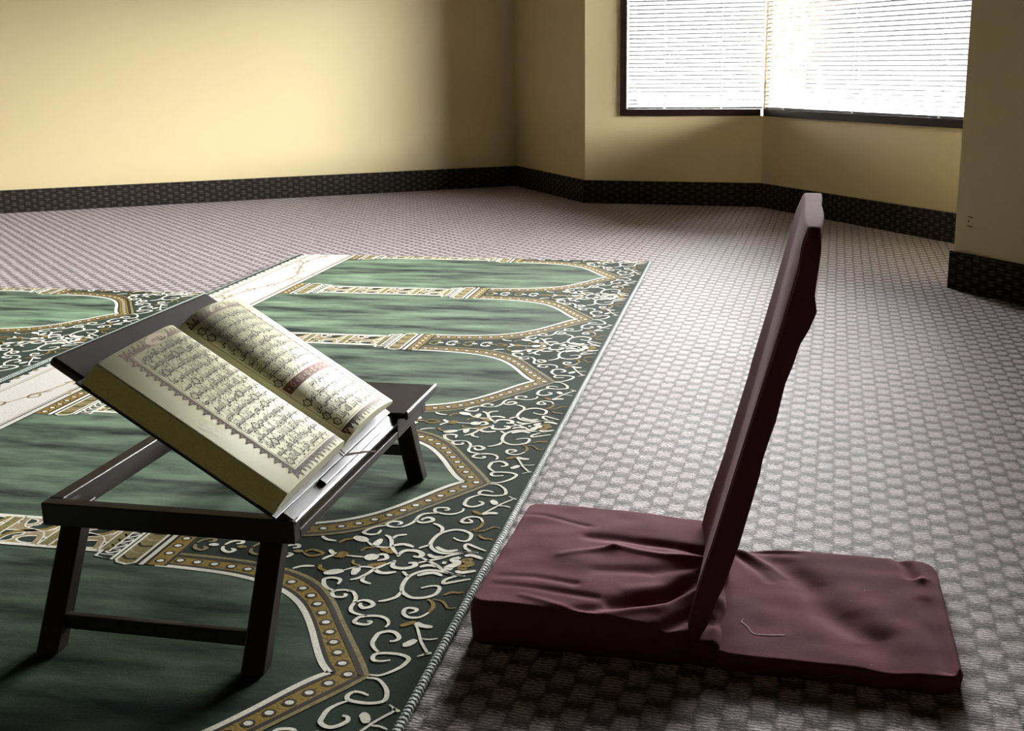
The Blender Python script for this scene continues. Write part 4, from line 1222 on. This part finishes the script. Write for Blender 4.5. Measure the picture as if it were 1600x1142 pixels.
for i in range(NZ + 1):
    z01 = i / NZ
    for j in range(NFF + 1):
        t = j / NFF
        f = FB0 + (FB1 - FB0) * t
        ztop = 0.559 + 0.006 * t - 0.010 * (max(0, abs(t - 0.5) - 0.42) / 0.08) ** 2
        z = 0.022 + (ztop - 0.022) * z01
        l_near, r_near = itp(PROF_L, z * 0.559 / ztop), itp(PROF_R, z * 0.559 / ztop)
        straight = 0.286 + 0.128 * (z - 0.02) / 0.54
        lf = itp(PROF_F, min(z, 0.566))
        # cover sags between the two edges on the front, hangs in soft waves on the back
        kn = max(0, 1 - t / 0.30) ** 1.5
        kf = max(0, (t - 0.72) / 0.28) ** 1.3
        base_l = straight - 0.006
        sag = 0.004 * math.sin(math.pi * t) * math.sin(math.pi * min(1, z01 * 1.05))
        fl = l_near * kn + (1 - kn) * ((base_l + sag) * (1 - kf) + lf * kf)
        rb = r_near * kn + (1 - kn) * (straight + 0.017 + 0.004 * noise.noise(Vector((t * 4, z * 16, 8.0))))
        # pinch at the side edges
        pe = 1 - 0.72 * max(0, 1 - min(t, 1 - t) / 0.022) ** 2 if j not in (0, NFF) else 0.5
        m_ = (fl + rb) / 2 
        if t > 0.5: fl, rb = m_ + (fl - m_) * max(pe, 0.3), m_ + (rb - m_) * max(pe, 0.3)
        rows_front[i, j] = bm.verts.new((min(fl, rb - 0.004), f, z))
        rows_back[i, j] = bm.verts.new((rb, f, z))
for i in range(NZ):
    for j in range(NFF):
        bm.faces.new((rows_front[i, j], rows_front[i + 1, j], rows_front[i + 1, j + 1], rows_front[i, j + 1]))
        bm.faces.new((rows_back[i, j], rows_back[i, j + 1], rows_back[i + 1, j + 1], rows_back[i + 1, j]))
    for j in (0, NFF):
        bm.faces.new((rows_front[i, j], rows_back[i, j], rows_back[i + 1, j], rows_front[i + 1, j]))
for j in range(NFF):
    for i in (0, NZ):
        bm.faces.new((rows_front[i, j], rows_front[i, j + 1], rows_back[i, j + 1], rows_back[i, j]))
bmesh.ops.recalc_face_normals(bm, faces=bm.faces[:])
bk = link_mesh('backrest', bm, M_VELVET, chair, smooth=True)
md = bk.modifiers.new('edge', 'BEVEL'); md.width = 0.0025; md.segments = 2; md.limit_method = 'ANGLE'; md.angle_limit = math.radians(50)
# welt seams on the near edge and pale thread on the rear pad
def tube(name, pts, r, mat, parent):
    bm = bmesh.new(); prev = None
    for i, q in enumerate(pts):
        q = Vector(q)
        d = (Vector(pts[min(i + 1, len(pts) - 1)]) - Vector(pts[max(i - 1, 0)])).normalized()
        s1 = d.orthogonal().normalized(); s2 = d.cross(s1)
        ring = [bm.verts.new(q + s1 * r * math.cos(a) + s2 * r * math.sin(a)) for a in (0, 1.571, 3.142, 4.712)]
        if prev:
            for k in range(4): bm.faces.new((prev[k], ring[k], ring[(k + 1) % 4], prev[(k + 1) % 4]))
        else: bm.faces.new(ring)
        prev = ring
    bm.faces.new(list(reversed(prev)))
    bmesh.ops.recalc_face_normals(bm, faces=bm.faces)
    return link_mesh(name, bm, mat, parent, smooth=True)
zs = [0.06 + (0.55 - 0.06) * i / 40 for i in range(41)]
tube('edge_seam', [(itp(PROF_L, z) - 0.0006, FB0 + 0.0006, z) for z in zs], 0.0011, plain('seam_piping', (0.16, 0.06, 0.07), 0.7, sheen=0.4), chair)
# a flat loose thread lying on the rear pad
TH_P = smooth([(0.351, 0.100), (0.349, 0.094), (0.358, 0.080), (0.366, 0.064), (0.384, 0.063), (0.405, 0.066)], 4)
bm = bmesh.new(); prev = None
for i, (e_, f_) in enumerate(TH_P):
    w_ = 0.0030 if i < 5 else 0.0014
    z_ = foot_z(e_, f_) + 0.0005
    cur = [bm.verts.new((e_ - 0.3 * w_, f_ - w_, z_)), bm.verts.new((e_ + 0.3 * w_, f_ + w_, z_)), bm.verts.new((e_ + 0.3 * w_, f_ + w_, z_ - 0.0002)), bm.verts.new((e_ - 0.3 * w_, f_ - w_, z_ - 0.0002))]
    if prev:
        for k in range(4): bm.faces.new((prev[k], prev[(k + 1) % 4], cur[(k + 1) % 4], cur[k]))
    else: bm.faces.new(cur)
    prev = cur
bm.faces.new(list(reversed(prev)))
bmesh.ops.recalc_face_normals(bm, faces=bm.faces)
link_mesh('loose_thread', bm, plain('pale_thread', (0.42, 0.28, 0.29), 0.9, 0.1), chair)
